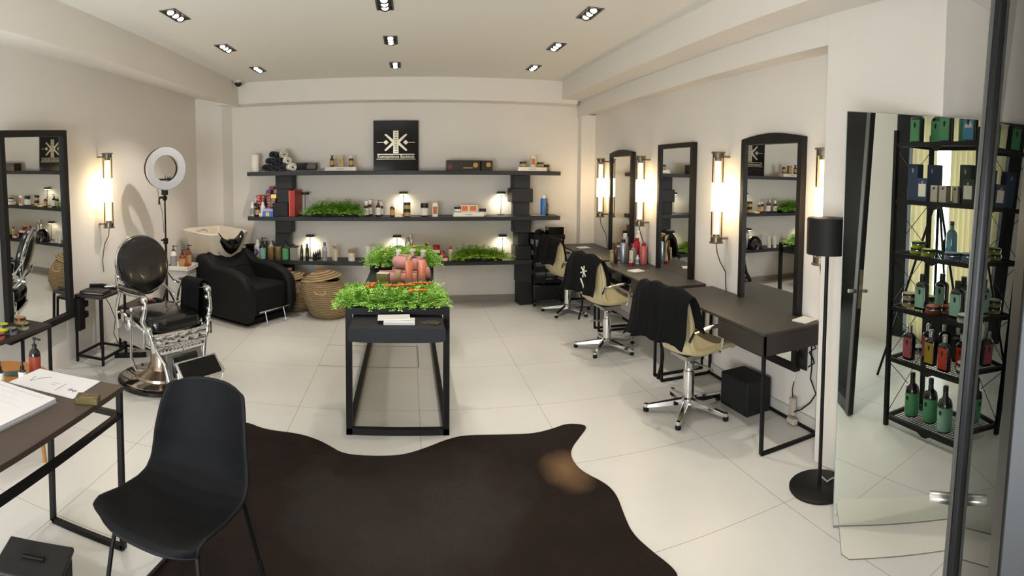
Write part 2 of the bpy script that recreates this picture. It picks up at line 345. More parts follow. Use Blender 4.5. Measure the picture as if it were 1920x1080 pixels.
def flatbottle(loc, label, h, w_, d, lab, rz=0, group=None, body=black_b, cap=blackcap, mark=True):
    """flat shouldered pharmacy bottle with a rectangular front label"""
    k = ('f', h, w_, d, lab.name, body.name)
    def bd():
        mb = MB(); pr = [(1, 0), (1, h * .66), (.9, h * .72), (.45, h * .78), (.38, h * .82)]
        def f(u, v):
            i = v * (len(pr) - 1); a = int(min(i, len(pr) - 2)); t = i - a; s = pr[a][0] + (pr[a + 1][0] - pr[a][0]) * t; z = pr[a][1] + (pr[a + 1][1] - pr[a][1]) * t
            an = 2 * PI * u; cx, sx = math.cos(an), math.sin(an); e = 0.45
            return (w_ / 2 * s * math.copysign(abs(cx) ** e, cx), d / 2 * max(s, 0.45) * math.copysign(abs(sx) ** e, sx), z)
        mb.grid(f, 24, 5, True)
        mb.f.append(tuple(reversed(range(24)))); mb.f.append(tuple(range(96, 120)))
        return mesh('bottle_body', mb)
    o = obj('bottle', cm(k + (1,), bd), body, loc=loc, rz=rz); tag(o, label, 'bottle', group)
    obj('cap', cm(k + (2,), lambda: mesh('cap', MB().lathe([(w_ * .2, h * .80), (w_ * .22, h * .82), (w_ * .22, h * .985), (w_ * .18, h)], 14))), cap, o)
    obj('paper_label', cm(k + (3,), lambda: mesh('paper_label', MB().box(-w_ * .42, -d / 2 - .0012, h * .06, w_ * .42, -d / 2 + .003, h * .64))), lab, o)
    if mark: obj('crest', cm(k + (4,), lambda: mesh('crest', MB().prism([(-.09 * w_, h * .46), (0, h * .41), (.09 * w_, h * .46), (.1 * w_, h * .55), (.05 * w_, h * .58), (0, h * .55), (-.05 * w_, h * .58), (-.1 * w_, h * .55)], d / 2 + .001, d / 2 + .002, XZ))), inkd, o)
    return o
def jar(loc, label, h=0.06, r=0.04, body=black_b, lid=blackcap, lab=labw, group=None, cat='jar', lidk=0.32):
    k = ('j', h, r, body.name, lid.name, lab.name if lab else '', lidk); zl = h * (1 - lidk)
    o = obj('jar', cm(k + (1,), lambda: mesh('jar_body', MB().lathe([(r * .93, 0), (r * .97, .003), (r * .97, zl)], 22))), body, loc=loc); tag(o, label, cat, group)
    obj('lid', cm(k + (2,), lambda: mesh('lid', MB().lathe([(r * .98, zl), (r, zl + .002), (r, h * .97), (r * .96, h)], 22))), lid, o)
    if lab: obj('paper_label', cm(k + (3,), lambda: mesh('paper_label', MB().lathe([(r * .96, h * .1), (r * .985, h * .1), (r * .985, zl * .9), (r * .96, zl * .9)], 22))), lab, o)
    return o
def tin(loc, label, col, h=0.045, r=0.045, lidm=None, group=None):
    """flat pomade tin: coloured band, black lid with coloured disc"""
    k = ('t', col.name, h, r)
    o = obj('tin', cm(k + (1,), lambda: mesh('tin_body', MB().lathe([(r * .95, 0), (r * .98, .003), (r * .98, h * .5)], 24))), col, loc=loc); tag(o, label, 'tin', group)
    obj('lid', cm(k + (2,), lambda: mesh('lid', MB().lathe([(r, h * .5), (r, h * .52), (r, h * .95), (r * .97, h)], 24))), blackcap, o)
    obj('lid_rim', cm(k + (4,), lambda: mesh('lid_rim', MB().lathe([(r, h * .56), (r * 1.012, h * .56), (r * 1.012, h * .64), (r, h * .64)], 24))), silver, o)
    obj('lid_disc', cm(k + (3,), lambda: mesh('lid_disc', MB().lathe([(r * .9, h), (r * .9, h + .0012)], 24))), lidm or col, o)
    return o
def squeeze(loc, label, h, w_, body, cap, lab=None, group=None, rz=0):
    """cosmetic tube standing on its cap, crimped flat at the top"""
    k = ('q', h, w_, body.name, cap.name)
    def f(u, v):
        a = 2 * PI * u; x = math.cos(a); y = math.sin(a)
        return (w_ / 2 * x * (1 + 0.12 * v), w_ / 2 * y * (1 - v) * .8 + 0.0015 * y, h * (.2 + .8 * v))
    o = obj('tube', cm(k + (1,), lambda: mesh('tube_body', MB().grid(f, 20, 6, True))), body, loc=loc, rz=rz); tag(o, label, 'tube', group)
    obj('cap', cm(k + (2,), lambda: mesh('cap', MB().lathe([(w_ * .45, 0), (w_ * .47, .003), (w_ * .45, h * .2)], 18))), cap, o)
    if lab: obj('paper_label', cm(k + (3, lab.name), lambda: mesh('paper_label', MB().box(-w_ * .3, -w_ * .37, h * .28, w_ * .3, -w_ * .33, h * .44))), lab, o)
    return o
def carton(loc, label, d, mat, rz=0, group=None, cat='box', name='carton', lab=None, lid=None, bev=0.0015):
    o = obj(name, MB().box(-d[0] / 2, -d[1] / 2, 0, d[0] / 2, d[1] / 2, d[2]), mat, loc=loc, rz=rz, bevel=bev); tag(o, label, cat, group)
    if lab: obj('paper_label', MB().box(-d[0] * .38, -d[1] / 2 - .001, d[2] * .2, d[0] * .38, -d[1] / 2 + .002, d[2] * .75), lab, o)
    if lid: obj('flap', MB().box(-d[0] / 2, -d[1] / 2, d[2], d[0] / 2, d[1] / 2, d[2] + .002), lid, o)
    return o
# ------------------------------------------------------------------ back wall shelving
TOP, MID, LOW = 1.732, 1.155, 0.592
for z, lb in ((TOP, 'topmost long black shelf board, carries the logo sign'), (MID, 'middle long black shelf board, carries the red binder and a fern'), (LOW, 'lowest long black shelf board behind the wicker baskets')):
    o = obj('shelf_board', MB().box(-2.06, 6.8, z - 0.052, 1.565 if z < 1 else 1.945, 7.15, z), woodblack, bevel=0.003); tag(o, lb, 'shelf', 'long black shelf boards on the back wall')
def block(x, y, z, w_, h, d, rz, label):
    o = obj('wooden_block', MB().box(-w_ / 2, -d / 2, 0, w_ / 2, d / 2, h), M('charred_block', (24, 24, 27), 0.62, var=0.3, vs=6, bump=0.12, bs=25), loc=(x, y, z), rz=rz, bevel=0.006); tag(o, label, 'block', 'black wooden blocks stacked as shelf supports')
block(-1.585, 6.98, MID + 0.352, 0.225, 0.172, 0.24, 0, 'black block directly under the top shelf, above the grey cartons')
block(-1.600, 6.98, MID + 0.176, 0.185, 0.176, 0.24, 0.1, 'black block between two others, left of the top of the red binder')
block(-1.625, 6.95, MID, 0.205, 0.176, 0.24, -0.06, 'black block on the middle shelf, right of the blue carton')
block(-1.600, 6.98, LOW + 0.345, 0.215, 0.165, 0.24, 0, 'black block touching the middle shelf underside, over the gold canisters')
block(-1.625, 7.0, LOW + 0.175, 0.19, 0.17, 0.22, 0.05, 'black block behind the green pump bottle, second of its stack')
block(-1.610, 7.0, LOW, 0.22, 0.175, 0.22, 0, 'black block on the low shelf hidden behind the gold canisters')
block(-1.62, 7.025, 0.0, 0.2, 0.27, 0.24, 0.08, 'black block on the floor under the low shelf behind the baskets')
block(-1.62, 7.02, 0.27, 0.21, 0.27, 0.24, 0, 'black block below the low shelf, above the block on the floor behind the baskets')
block(1.445, 6.97, MID + 0.352, 0.215, 0.172, 0.24, 0, 'black block under the top shelf below the white display tray with two jars')
block(1.443, 6.95, MID + 0.176, 0.275, 0.176, 0.25, 0.06, 'widest black block, middle of the stack right of the lit lamp')
block(1.448, 6.96, MID, 0.215, 0.176, 0.24, -0.1, 'black block on the middle shelf, left of the blue spray can')
block(1.461, 6.97, LOW + 0.347, 0.22, 0.166, 0.24, 0, 'black block hanging right under the middle shelf near the trolley')
block(1.458, 6.97, LOW + 0.175, 0.145, 0.172, 0.2, 0.15, 'narrowest black block, right of the low lit lamp')
block(1.464, 6.95, LOW, 0.21, 0.175, 0.24, 0.05, 'black block on the low shelf right of the long fern')
block(1.49, 6.96, 0.29, 0.2, 0.25, 0.24, -0.05, 'black block just below the low shelf beside the trolley')
block(1.50, 6.96, 0.0, 0.17, 0.29, 0.22, 0.12, 'black block standing on the floor beside the trolley')

def table_lamp(x, y, z, label, on=True, power=2.2):
    t = thing('table_lamp', label, 'lamp', (x, y, z), 0, 'small mushroom lamps on the shelves')
    obj('lamp_base', cm(('tl', 1), lambda: mesh('lamp_base', MB().lathe([(.05, 0), (.052, .003), (.05, .008), (.006, .010)], 24))), blackm, t)
    obj('stem', cm(('tl', 2), lambda: mesh('stem', MB().cyl((0, 0, .008), (0, 0, .285), .0045, n=10))), blackm, t)
    obj('lamp_head', cm(('tl', 3), lambda: mesh('lamp_head', MB().lathe([(.054, .275), (.056, .278), (.056, .303), (.053, .306)], 28))), M('lamp_head_bronze', (58, 50, 42), 0.45, metal=0.4), t)
    if on:
        obj('light_disc', cm(('tl', 4), lambda: mesh('light_disc', MB().lathe([(.047, .272), (.047, .2745)], 24))), emis('warm_led', (255, 238, 196), 14), t)
        spot((x, y, z + 0.268), (x, y + 0.012, z), power * 2.2, 2.75, 0.9, (1, .9, .68), 0.025)
table_lamp(-1.336, 7.0, MID, 'small black mushroom lamp switched off beside the red binder', False)
table_lamp(-0.06, 7.06, MID, 'lit mushroom lamp on the middle shelf beside the stacked gold jars')
table_lamp(1.21, 7.06, MID, 'lit mushroom lamp on the middle shelf left of the black blocks')
table_lamp(-1.285, 7.06, LOW, 'lit mushroom lamp on the low shelf behind the black spray bottles')
table_lamp(-0.145, 7.06, LOW, 'lit mushroom lamp on the low shelf behind the display table plants')
table_lamp(1.235, 7.06, LOW, 'lit mushroom lamp on the low shelf behind the right end of the long fern')

# logo sign standing on the top shelf
sg = thing('logo_sign', 'square black logo sign standing on the top shelf', 'sign', (-0.157, 7.09, TOP))
obj('panel', MB().box(-0.29, -0.012, 0, 0.29, 0.012, 0.645), M('sign_black', (8, 8, 9), 0.1, spec=.35), sg, bevel=0.002)
brassy = M('champagne_metal', (196, 186, 164), 0.28, metal=0.75)
e = emblem_mb(0.245); obj('emblem', e, brassy, sg, loc=(0.0, -0.0125, 0.365))
cmb = MB().box(-.034, -.018, 0, .034, -.012, .29)
obj('comb', cmb, brassy, sg, loc=(0.0, 0, 0.225))
for k in range(9): obj('comb_mark', MB().box(-.018, -.0205, 0.02 + k * .03, .02, -.018, 0.028 + k * .03), inkd, sg, loc=(0, 0, .225))
obj('rule', MB().box(-.24, -.016, .208, .24, -.012, .216).box(-.25, -.016, .146, .25, -.012, .152), brassy, sg)
text('Konstantinos Bantinos', 0.062, brassy, sg, (0, -.013, .182), width=0.47)

# ---- top shelf
o = obj('paper_roll', MB().lathe([(.02, 0), (.058, 0), (.06, .004), (.06, .226), (.058, .23), (.02, .23)], 28), M('tissue', (232, 228, 216), 0.9)); o.location = (-1.99, 6.95, TOP); tag(o, 'white paper towel roll at the left end of the top shelf', 'paper roll')
obj('roll_core', MB().lathe([(.019, .2), (.019, .2305)], 16), M('card_core', (150, 130, 100), .8), o)
def roll_towel(x, y, z, r, L, mat, label, rz=0.0, group='rolled salon towels on the top shelf'):
    def f(u, v):
        a = u * 2 * PI * 2.6; rr = r * (0.25 + 0.75 * u); return (rr * math.cos(a), -L / 2 + L * v, r + rr * math.sin(a) * 0.92)
    o = obj('rolled_towel', MB().grid(f, 60, 4), mat, loc=(x, y, z), rz=rz, solid=r * 0.17); tag(o, label, 'towel', group)
navy = M('navy_terry', (26, 27, 38), 0.95, bump=0.5, bs=350, sheen=0.2); wht = M('white_terry', (222, 216, 204), 0.95, bump=0.5, bs=350); gry = M('grey_terry', (112, 108, 104), .95, bump=.5, bs=350)
for x, z, lb in ((-1.82, 0, 'navy rolled towel, bottom row, nearest the paper roll'), (-1.715, 0, 'navy rolled towel, bottom row, middle of the pile'), (-1.61, 0, 'navy rolled towel, bottom row, under the white ones'),
                 (-1.77, .085, 'navy rolled towel in the second layer, left one'), (-1.665, .085, 'navy rolled towel in the second layer, next to a white one'), (-1.72, .168, 'navy rolled towel on top of the pile')):
    roll_towel(x, 6.95, TOP + z, .05, .22, navy, lb)
roll_towel(-1.60, 6.94, TOP + .165, .055, .22, wht, 'white rolled towel at the top of the pile', .25)
roll_towel(-1.55, 6.9, TOP + .088, .052, .22, wht, 'white rolled towel halfway down the pile side', .35)
roll_towel(-1.50, 6.89, TOP, .055, .22, wht, 'white rolled towel resting on the shelf board', .5)
roll_towel(-1.355, 6.93, TOP, .058, .16, navy, 'dark towel roll lying next to the grey one', 1.2)
roll_towel(-1.24, 6.93, TOP, .055, .15, gry, 'grey towel roll at the right of the towel pile', 1.45)
def tray(x, y, z, w_, label):
    t = thing('display_tray', label, 'display tray', (x, y, z), 0, 'white slanted display trays')
    d = .15
    obj('tray_body', MB().hexa([(-w_ / 2, -d / 2, 0), (w_ / 2, -d / 2, 0), (w_ / 2, d / 2, 0), (-w_ / 2, d / 2, 0), (-w_ / 2 + .008, -d / 2 + .01, .05), (w_ / 2 - .008, -d / 2 + .01, .05), (w_ / 2 - .008, d / 2, .055), (-w_ / 2 + .008, d / 2, .055)]), M('tray_white', (228, 222, 208), .45), t, bevel=.003)
    obj('faint_print', MB().box(-.045, -d / 2 + .0025, .022, .045, -d / 2 + .0065, .030), greyl, t)
tray(-.85, 6.9, TOP, .40, 'white slanted tray on the top shelf carrying two bottles and a gold carton')
bottle((-.965, 6.91, TOP + .055), 'brown bottle at the left of the top tray near the towels', .145, .03, amber, blackcap, labk, 'spray')
carton((-.85, 6.92, TOP + .055), 'tall gold carton between the two bottles on the top tray', (.066, .05, .13), goldp, lab=labk)
bottle((-.72, 6.91, TOP + .055), 'brown bottle with white cap on the top tray beside the gold carton', .135, .031, amber, whitep, labk, 'slim')
gift = M('dark_gift_box', (36, 28, 26), .3, var=.1); gold = M('gold_foil', (190, 150, 80), .3, metal=.8)
o = carton((.69, 6.92, TOP), 'long dark gift box on the top shelf right of the logo sign', (.42, .18, .13), gift); obj('round_crest', MB().lathe([(.032, 0), (.032, .002)], 24), gold, o, loc=(.155, -.0905, .07), rot=(PI / 2, 0, 0)); obj('gold_line', MB().box(0, -.0915, .03, .12, -.09, .04), gold, o); obj('red_motif', MB().lathe([(.03, 0), (.03, .002)], 12), M('dark_red_foil', (120, 30, 32), .4), o, loc=(-.165, -.0905, .05), rot=(PI / 2, 0, 0))
o = carton((.985, 6.92, TOP), 'short dark gift box standing against the long one', (.145, .18, .128), gift, rz=.04); obj('round_crest', MB().lathe([(.03, 0), (.03, .002)], 24), gold, o, loc=(0.02, -.0905, .075), rot=(PI / 2, 0, 0))
tray(1.58, 6.9, TOP, .385, 'white slanted tray at the right end of the top shelf')
jar((1.47, 6.91, TOP + .055), 'dark jar with pale label, left on the right end tray', .065, .045, black_b, blackcap, labk)
carton((1.60, 6.92, TOP + .055), 'slim white carton with amber bottle picture on the right end tray', (.062, .05, .14), labw, lab=M('carton_amber', (196, 120, 50), .5))
jar((1.70, 6.91, TOP + .055), 'dark jar in front on the right side of the right end tray', .06, .045, black_b, blackcap, labk)
jar((1.79, 6.96, TOP), 'dark jar set down on the shelf board behind the right end tray', .085, .045, black_b, blackcap, labk)

# ---- middle shelf: hair colour cartons in stacks, each its own box
boxred = [M('carton_red', (176, 34, 32), .45), M('carton_red_dark', (150, 26, 28), .45)]; boxgrey = M('carton_grey', (118, 116, 112), .5); boxblue = M('carton_violet', (84, 74, 150), .5)
POSL = ['bottom', 'second', 'third', 'fourth', 'fifth', 'sixth', 'seventh', 'eighth']
def stack(x, y, n, mat, colname, where, w_=.062, h=.037, d=.13, grp='hair colour cartons on the middle shelf'):
    for k in range(n):
        o = carton((x + random.uniform(-.003, .003), y, MID + k * (h + .0008)), f'{colname} hair colour carton, {POSL[k]} from below in the {where}', (w_, d, h), mat if not isinstance(mat, list) else mat[k % 2], group=grp)
        obj('paper_label', cm(('cl', w_, h, d), lambda: mesh('paper_label', MB().box(-w_ * .3, -d / 2 - .001, h * .3, w_ * .35, -d / 2 + .001, h * .68))), M('carton_print', (214, 150, 140), .5) if mat is boxred else greyl, o)
stack(-1.955, 7.03, 7, boxred, 'red', 'leftmost red stack')
stack(-1.890, 7.03, 7, boxred, 'red', 'second red stack')
stack(-1.825, 7.05, 8, [boxgrey, boxred[0]], 'mixed', 'tall stack right of the red ones')
stack(-1.762, 7.05, 6, boxgrey, 'grey', 'grey stack left of the black blocks'); stack(-1.80, 6.925, 3, boxgrey, 'grey', 'short grey stack behind the blue carton')
carton((-1.755, 7.05, MID + 6 * .0378), 'shiny gold carton topping the grey stack', (.075, .13, .055), gold)
carton((-1.825, 7.05, MID + 8 * .0378), 'violet carton topping the tall mixed stack', (.066, .12, .034), boxblue)
carton((-1.79, 7.06, MID + 8 * .0378 + .036), 'red carton perched highest above the violet one', (.062, .12, .04), boxred[0])
bottle((-2.015, 6.87, MID), 'white squeeze bottle at the left end of the middle shelf', .19, .027, whitep, whitep, greyl, 'slim')
bottle((-1.945, 6.88, MID), 'dark bottle with orange label between two white squeeze bottles', .155, .034, black_b, blackcap, labk, 'cap')
bottle((-1.87, 6.86, MID), 'white squeeze bottle right of the orange labelled one', .19, .032, whitep, whitep, None, 'slim')
bottle((-1.99, 6.94, MID), 'small pump bottle with pale head behind the white squeeze bottle', .23, .028, black_b, whitep, greyl, 'pump')
bottle((-1.868, 6.955, MID), 'tall black pump bottle in front of the mixed carton stack', .26, .034, black_b, blackcap, None, 'pump')
o = carton((-1.79, 6.85, MID), 'blue and yellow carton with lilac top on the middle shelf', (.14, .1, .06), M('carton_bright_blue', (40, 112, 208), .4)); obj('yellow_panel', MB().box(-.025, -.0512, .005, .02, -.05, .055), M('carton_yellow', (226, 208, 110), .5), o); obj('lilac_pack', MB().box(-.068, -.045, .06, .066, .045, .098), M('lilac_pack', (176, 168, 214), .5), o, bevel=.008)
carton((-1.885, 6.835, MID), 'small white carton at the front edge beside the blue one', (.045, .045, .045), labw)
o = obj('ring_binder', MB().box(-.04, -.15, 0, .04, .14, .335), M('binder_red', (168, 44, 34), .4), loc=(-1.455, 6.965, MID), rz=-.12, bevel=.005); tag(o, 'red binder standing upright on the middle shelf', 'binder')
obj('spine_edge', MB().box(-.041, -.153, .004, -.022, -.15, .331), M('binder_edge', (205, 96, 84), .4), o)

def fern(name, label, x, y, z, w_, d, h, n, cols, seed, cat='plant', trail=0.0, group=None, leaf=.03, traymat=None, ymax=.46):
    """shallow planter overflowing with small leafed greenery: tray plus fronds"""
    rnd = random.Random(seed); t = thing(name, label, cat, (x, y, z), 0, group)
    obj('planter_tray', MB().box(-w_ * .44, -d * .40, 0, w_ * .44, d * .40, .05), traymat or blackmat, t, bevel=.004)
    for ci, (cn, rgb) in enumerate(cols):
        mb = MB()
        for _ in range(n // len(cols)):
            bx, by = rnd.uniform(-.46, .46) * w_, rnd.uniform(-.46, ymax) * d
            an = rnd.uniform(0, 2 * PI) if ymax > .4 else rnd.uniform(PI, 2 * PI); L = rnd.uniform(.5, 1.15) * h
            ex, ey = bx / (w_ * .5), by / (d * .5)
            out = Vector((ex * abs(ex) * .75 + math.cos(an) * .55, ey * abs(ey) * .6 + math.sin(an) * .55, 0))
            droop = rnd.uniform(.2, .8) + trail * max(0, max(abs(ex), abs(ey)) - .55) * 2.6
            p = Vector((bx, by, .03)); dirv = (out * .7 + Vector((0, 0, 1.15 - .3 * droop))).normalized(); ns = 6; st = L / ns * 1.35
            for s in range(ns):
                q = p + dirv * st; dirv = (dirv + Vector((out.x * .12, out.y * .12, -.18 * droop))).normalized()
                side = dirv.cross(Vector((0, 0, 1))); side = side.normalized() if side.length > .01 else Vector((1, 0, 0))
                for sg in (-1, 1):
                    lf = leaf * rnd.uniform(.7, 1.25); tip = q + side * sg * lf + dirv * lf * .5 + Vector((0, 0, rnd.uniform(-.3, .5) * lf)); wv = dirv * lf * .38
                    mid = q + (tip - q) * .5
                    mb.add([q, mid + wv, tip, mid - wv], [(0, 1, 2, 3)])
                p = q
        m = M('leaf_' + cn, rgb, .55, var=.2, vs=20); m.node_tree.nodes['Principled BSDF'].inputs['Subsurface Weight'].default_value = 0
        obj('fronds', mb, m, t)
    return t
G1 = [('deep', (92, 140, 40)), ('mid', (116, 168, 52)), ('bright', (140, 190, 66))]
G2 = [('lime_deep', (112, 168, 50)), ('lime', (148, 202, 74)), ('lime_pale', (186, 226, 116))]
G3 = [('yellowgreen', (140, 176, 44)), ('mid', (116, 168, 52)), ('spring', (172, 200, 68))]
fern('fern_planter', 'fern planter on the middle shelf between binder and brown bottles', -.925, 6.87, MID, .66, .24, .13, 760, G1, 3, trail=.9, leaf=.019, ymax=.1)
fern('fern_planter', 'yellow green fern planter on the low shelf before the right lamp', .91, 6.87, LOW, .62, .26, .13, 800, G3, 5, trail=.8, leaf=.019, ymax=.1)

bottle((-.53, 6.87, MID), 'front brown bottle with white head right of the fern on the middle shelf', .19, .034, amber, whitep, labw, 'spray')
bottle((-.49, 6.97, MID), 'rear brown bottle with white head half hidden behind its twin', .2, .032, amber, whitep, labw, 'spray')
bottle((-.375, 6.85, MID), 'brown pump bottle alone on the middle shelf', .21, .033, amber, M('pump_brown', (70, 40, 30), .4), labw, 'pump')
bottle((-.345, 6.97, MID), 'pale topped brown bottle just behind the lone pump bottle', .17, .026, amber, whitep, labw, 'slim')
bottle((-.2, 6.85, MID), 'brown bottle with gold label and clear cap left of the lit lamp', .165, .031, amber, whitep, labk, 'slim')
carton((-.12, 6.84, MID), 'flat cream carton on the middle shelf beneath the lamp', (.09, .1, .018), M('cream_card', (226, 212, 172), .5))
jar((-.012, 6.85, MID), 'gold labelled dark jar, lower of two stacked by the lamp', .09, .042, black_b, blackcap, labk)
jar((-.012, 6.85, MID + .0905), 'gold labelled dark jar, upper of two stacked by the lamp', .09, .042, black_b, blackcap, labk)
jar((.205, 6.86, MID), 'big dark jar with white label on the middle shelf', .168, .05, black_b, blackcap, labw, lidk=.28)
carton((.337, 6.85, MID), 'slim white carton with amber bottle picture beside the big jar', (.066, .05, .17), labw, lab=M('carton_amber2', (176, 104, 44), .5))
tray(.76, 6.89, MID, .39, 'white slanted tray on the middle shelf with orange cartons')
jar((.625, 6.9, MID + .055), 'dark jar with white label at the left of the orange cartons', .062, .043, black_b, blackcap, labw)
for k, (x, lb) in enumerate(((.72, 'orange and white carton, left of the pair on the middle tray'), (.83, 'orange and white carton, right of the pair on the middle tray'))):
    o = carton((x, 6.92, MID + .055), lb, (.105, .08, .085), labw); obj('orange_panel', MB().box(-.045, -.0415, .012, .035, -.04, .075), M('carton_orange', (214, 112, 52), .5), o)
jar((.945, 6.9, MID), 'dark jar beside the middle tray, largest of the tray jars', .095, .046, black_b, blackcap, labw)
bottle((1.735, 6.87, MID), 'tall blue spray can with white cap on the middle shelf', .265, .037, M('can_blue', (44, 104, 176), .3), whitep, None, 'can', 'can', name='spray_can')
bottle((1.795, 6.95, MID), 'dark spray bottle behind the blue can', .22, .027, black_b, blackcap, M('lab_brown', (110, 70, 40), .5), 'slim')
o = obj('cable_bundle', MB().tube([(.09 * math.cos(t * .7) * (1 + .2 * math.sin(t)), .06 * math.sin(t * .7), .008 + .002 * (t % 3)) for t in range(28)], .004, 6), M('pale_cable', (190, 188, 184), .5), loc=(1.66, 6.87, MID)); tag(o, 'tangled pale cable on the middle shelf beside the blue can', 'cable')

# ---- low shelf
for k in range(3):
    o = obj('mixing_bowl', MB().lathe([(.05, 0), (.056, .006), (.078, .085), (.082, .09), (.078, .092), (.052, .012)], 24), blackmat, loc=(-2.07 + .006 * k, 6.93, LOW + k * .045)); tag(o, ('bottom', 'middle', 'top')[k] + ' black tint bowl of the nested pile on the low shelf', 'bowl', 'nested black tint bowls'); obj('grip', MB().box(-.11, -.012, .08, -.078, .012, .088), blackmat, o, bevel=.003)
o = bottle((-1.95, 6.87, LOW), 'white litre bottle with purple chevron on the low shelf', .255, .046, whitep, whitep, None, 'slim'); obj('purple_chevron', MB().prism([(-.03, 0), (0, 0), (.03, .045), (0, .09), (-.03, .09), (-.002, .045)], .046, .048, XZ), M('print_purple', (110, 40, 120), .5), o, loc=(0, 0, .05)); obj('yellow_dot', MB().prism([(0, 0), (.02, 0), (.02, .03), (0, .03)], .044, .0475, XZ), M('print_yellow', (220, 200, 80), .5), o, loc=(0.005, 0, .02))
bottle((-1.88, 6.85, LOW), 'black pump bottle with pale turquoise label on the low shelf', .285, .044, black_b, blackcap, labteal, 'pump', lz=(.03, .52))
for x, lb in ((-1.77, 'gold canister next to the turquoise bottle'), (-1.67, 'gold canister next to the green pump bottle')):
    o = obj('canister', MB().lathe([(.044, 0), (.046, .003), (.046, .155)], 26), goldp, loc=(x, 6.86, LOW)); tag(o, lb, 'canister', 'gold canisters on the low shelf'); obj('lid', MB().lathe([(.0475, .155), (.0475, .168), (.045, .17)], 26), M('gold_lid', (176, 150, 108), .35, metal=.4), o)
bottle((-1.572, 6.85, LOW), 'black pump bottle with green label right of the gold canisters', .265, .044, black_b, blackcap, labgreen, 'pump', lz=(.03, .58))
clear = glassy('clear_plastic', (.93, .93, .92), .25)
for k, (x, y) in enumerate(((-1.97, 7.04), (-1.84, 7.05), (-1.76, 7.03))):
    o = obj('measuring_cup', MB().lathe([(.035, 0), (.038, .004), (.048, .22), (.046, .22), (.036, .008)], 22), clear, loc=(x, y, LOW)); tag(o, ('clear beaker behind the white litre bottle', 'clear beaker behind the turquoise pump bottle', 'clear beaker behind the gold canisters')[k], 'beaker', 'clear beakers on the low shelf')
bottle((-1.79, 6.96, LOW), 'pale pump bottle behind the gold canisters', .26, .036, whitep, whitep, None, 'pump')
o = obj('magazine_file', MB().box(-.05, -.11, 0, .05, .11, .16), M('clear_grey_acrylic', (150, 148, 138), .2), loc=(-1.46, 6.94, LOW), bevel=.003); tag(o, 'grey acrylic box on the low shelf right of the green bottle', 'box'); obj('insert', MB().box(-.04, -.1, .16, .04, .1, .164), inkd, o)
bottle((-1.355, 6.83, LOW), 'slim black spray bottle, left of the pair under the lamp', .205, .02, black_b, blackcap, None, 'slim')
bottle((-1.283, 6.83, LOW), 'slim black spray bottle, right of the pair under the lamp', .218, .024, black_b, blackcap, None, 'slim')
for k in range(4):
    bottle((-1.2 + .019 * k, 6.83 + .045 * k, LOW), ('frontmost', 'second', 'third', 'rearmost')[k] + ' small black flask in the row stepping back on the low shelf', .11 + .006 * k, .014, black_b, blackcap, None, 'slim', group='small black flasks stepping back')
bottle((-1.06, 6.84, LOW), 'silver bottle with blue cap on the low shelf', .235, .032, M('pale_silver', (178, 182, 188), .35, metal=.3), bluecap, greyl, 'cap')
bottle((-.955, 6.9, LOW), 'cream bottle with brown cap, rear one of the pair', .19, .02, M('cream_plastic', (214, 202, 178), .45), M('tan_cap', (170, 132, 90), .5), None, 'cap')
bottle((-.918, 6.84, LOW), 'cream bottle with brown cap, front one of the pair', .19, .023, M('cream_plastic', (214, 202, 178), .45), M('tan_cap', (170, 132, 90), .5), None, 'cap')
jar((-.715, 6.85, LOW), 'low white jar, under a taller tan capped one', .05, .045, whitep, whitep, None); jar((-.72, 6.85, LOW + .0505), 'white jar with tan lid stacked on a low white jar', .095, .042, M('cream_plastic', (214, 202, 178), .45), M('tan_cap', (170, 132, 90), .5), labw, lidk=.4)
squeeze((-.51, 6.83, LOW), 'pale tube standing on its cap, left of the pair on the low shelf', .19, .062, M('tube_pale', (206, 202, 190), .4), whitep); squeeze((-.425, 6.86, LOW), 'pale tube standing on its cap, right of the pair on the low shelf', .185, .062, M('tube_pale', (206, 202, 190), .4), whitep)
bottle((-.01, 6.9, LOW), 'silver can, front one of the pair beside the low lamp', .30, .033, silver, silver, None, 'can', 'can', name='spray_can'); bottle((.03, 6.97, LOW), 'silver can, rear one of the pair beside the low lamp', .33, .033, silver, silver, None, 'can', 'can', name='spray_can')
o = carton((.24, 6.95, LOW), 'black display box with white lid on the low shelf', (.32, .2, .10), blackmat); obj('lid', MB().box(-.16, -.1, .1, .06, .1, .135).box(.065, -.1, .1, .16, .1, .13), labw, o, bevel=.004)
bottle((.235, 6.96, LOW + .135), 'small red flask standing on the white lid', .085, .024, redp, redp, None, 'cap'); jar((.36, 6.96, LOW + .13), 'red jar standing on the white lid', .06, .045, redp, M('red_lid', (150, 20, 30), .3), None)
jar((.425, 6.9, LOW), 'red and white jar, taller one beside the black display box', .125, .036, redp, redp, labw, lidk=.3); jar((.465, 6.84, LOW), 'red jar, shorter one beside the pale red capped bottle', .07, .036, redp, redp, labw)
bottle((.535, 6.86, LOW), 'pale bottle with red cap left of the long low fern', .19, .026, M('cream_plastic', (214, 202, 178), .45), redp, None, 'slim')
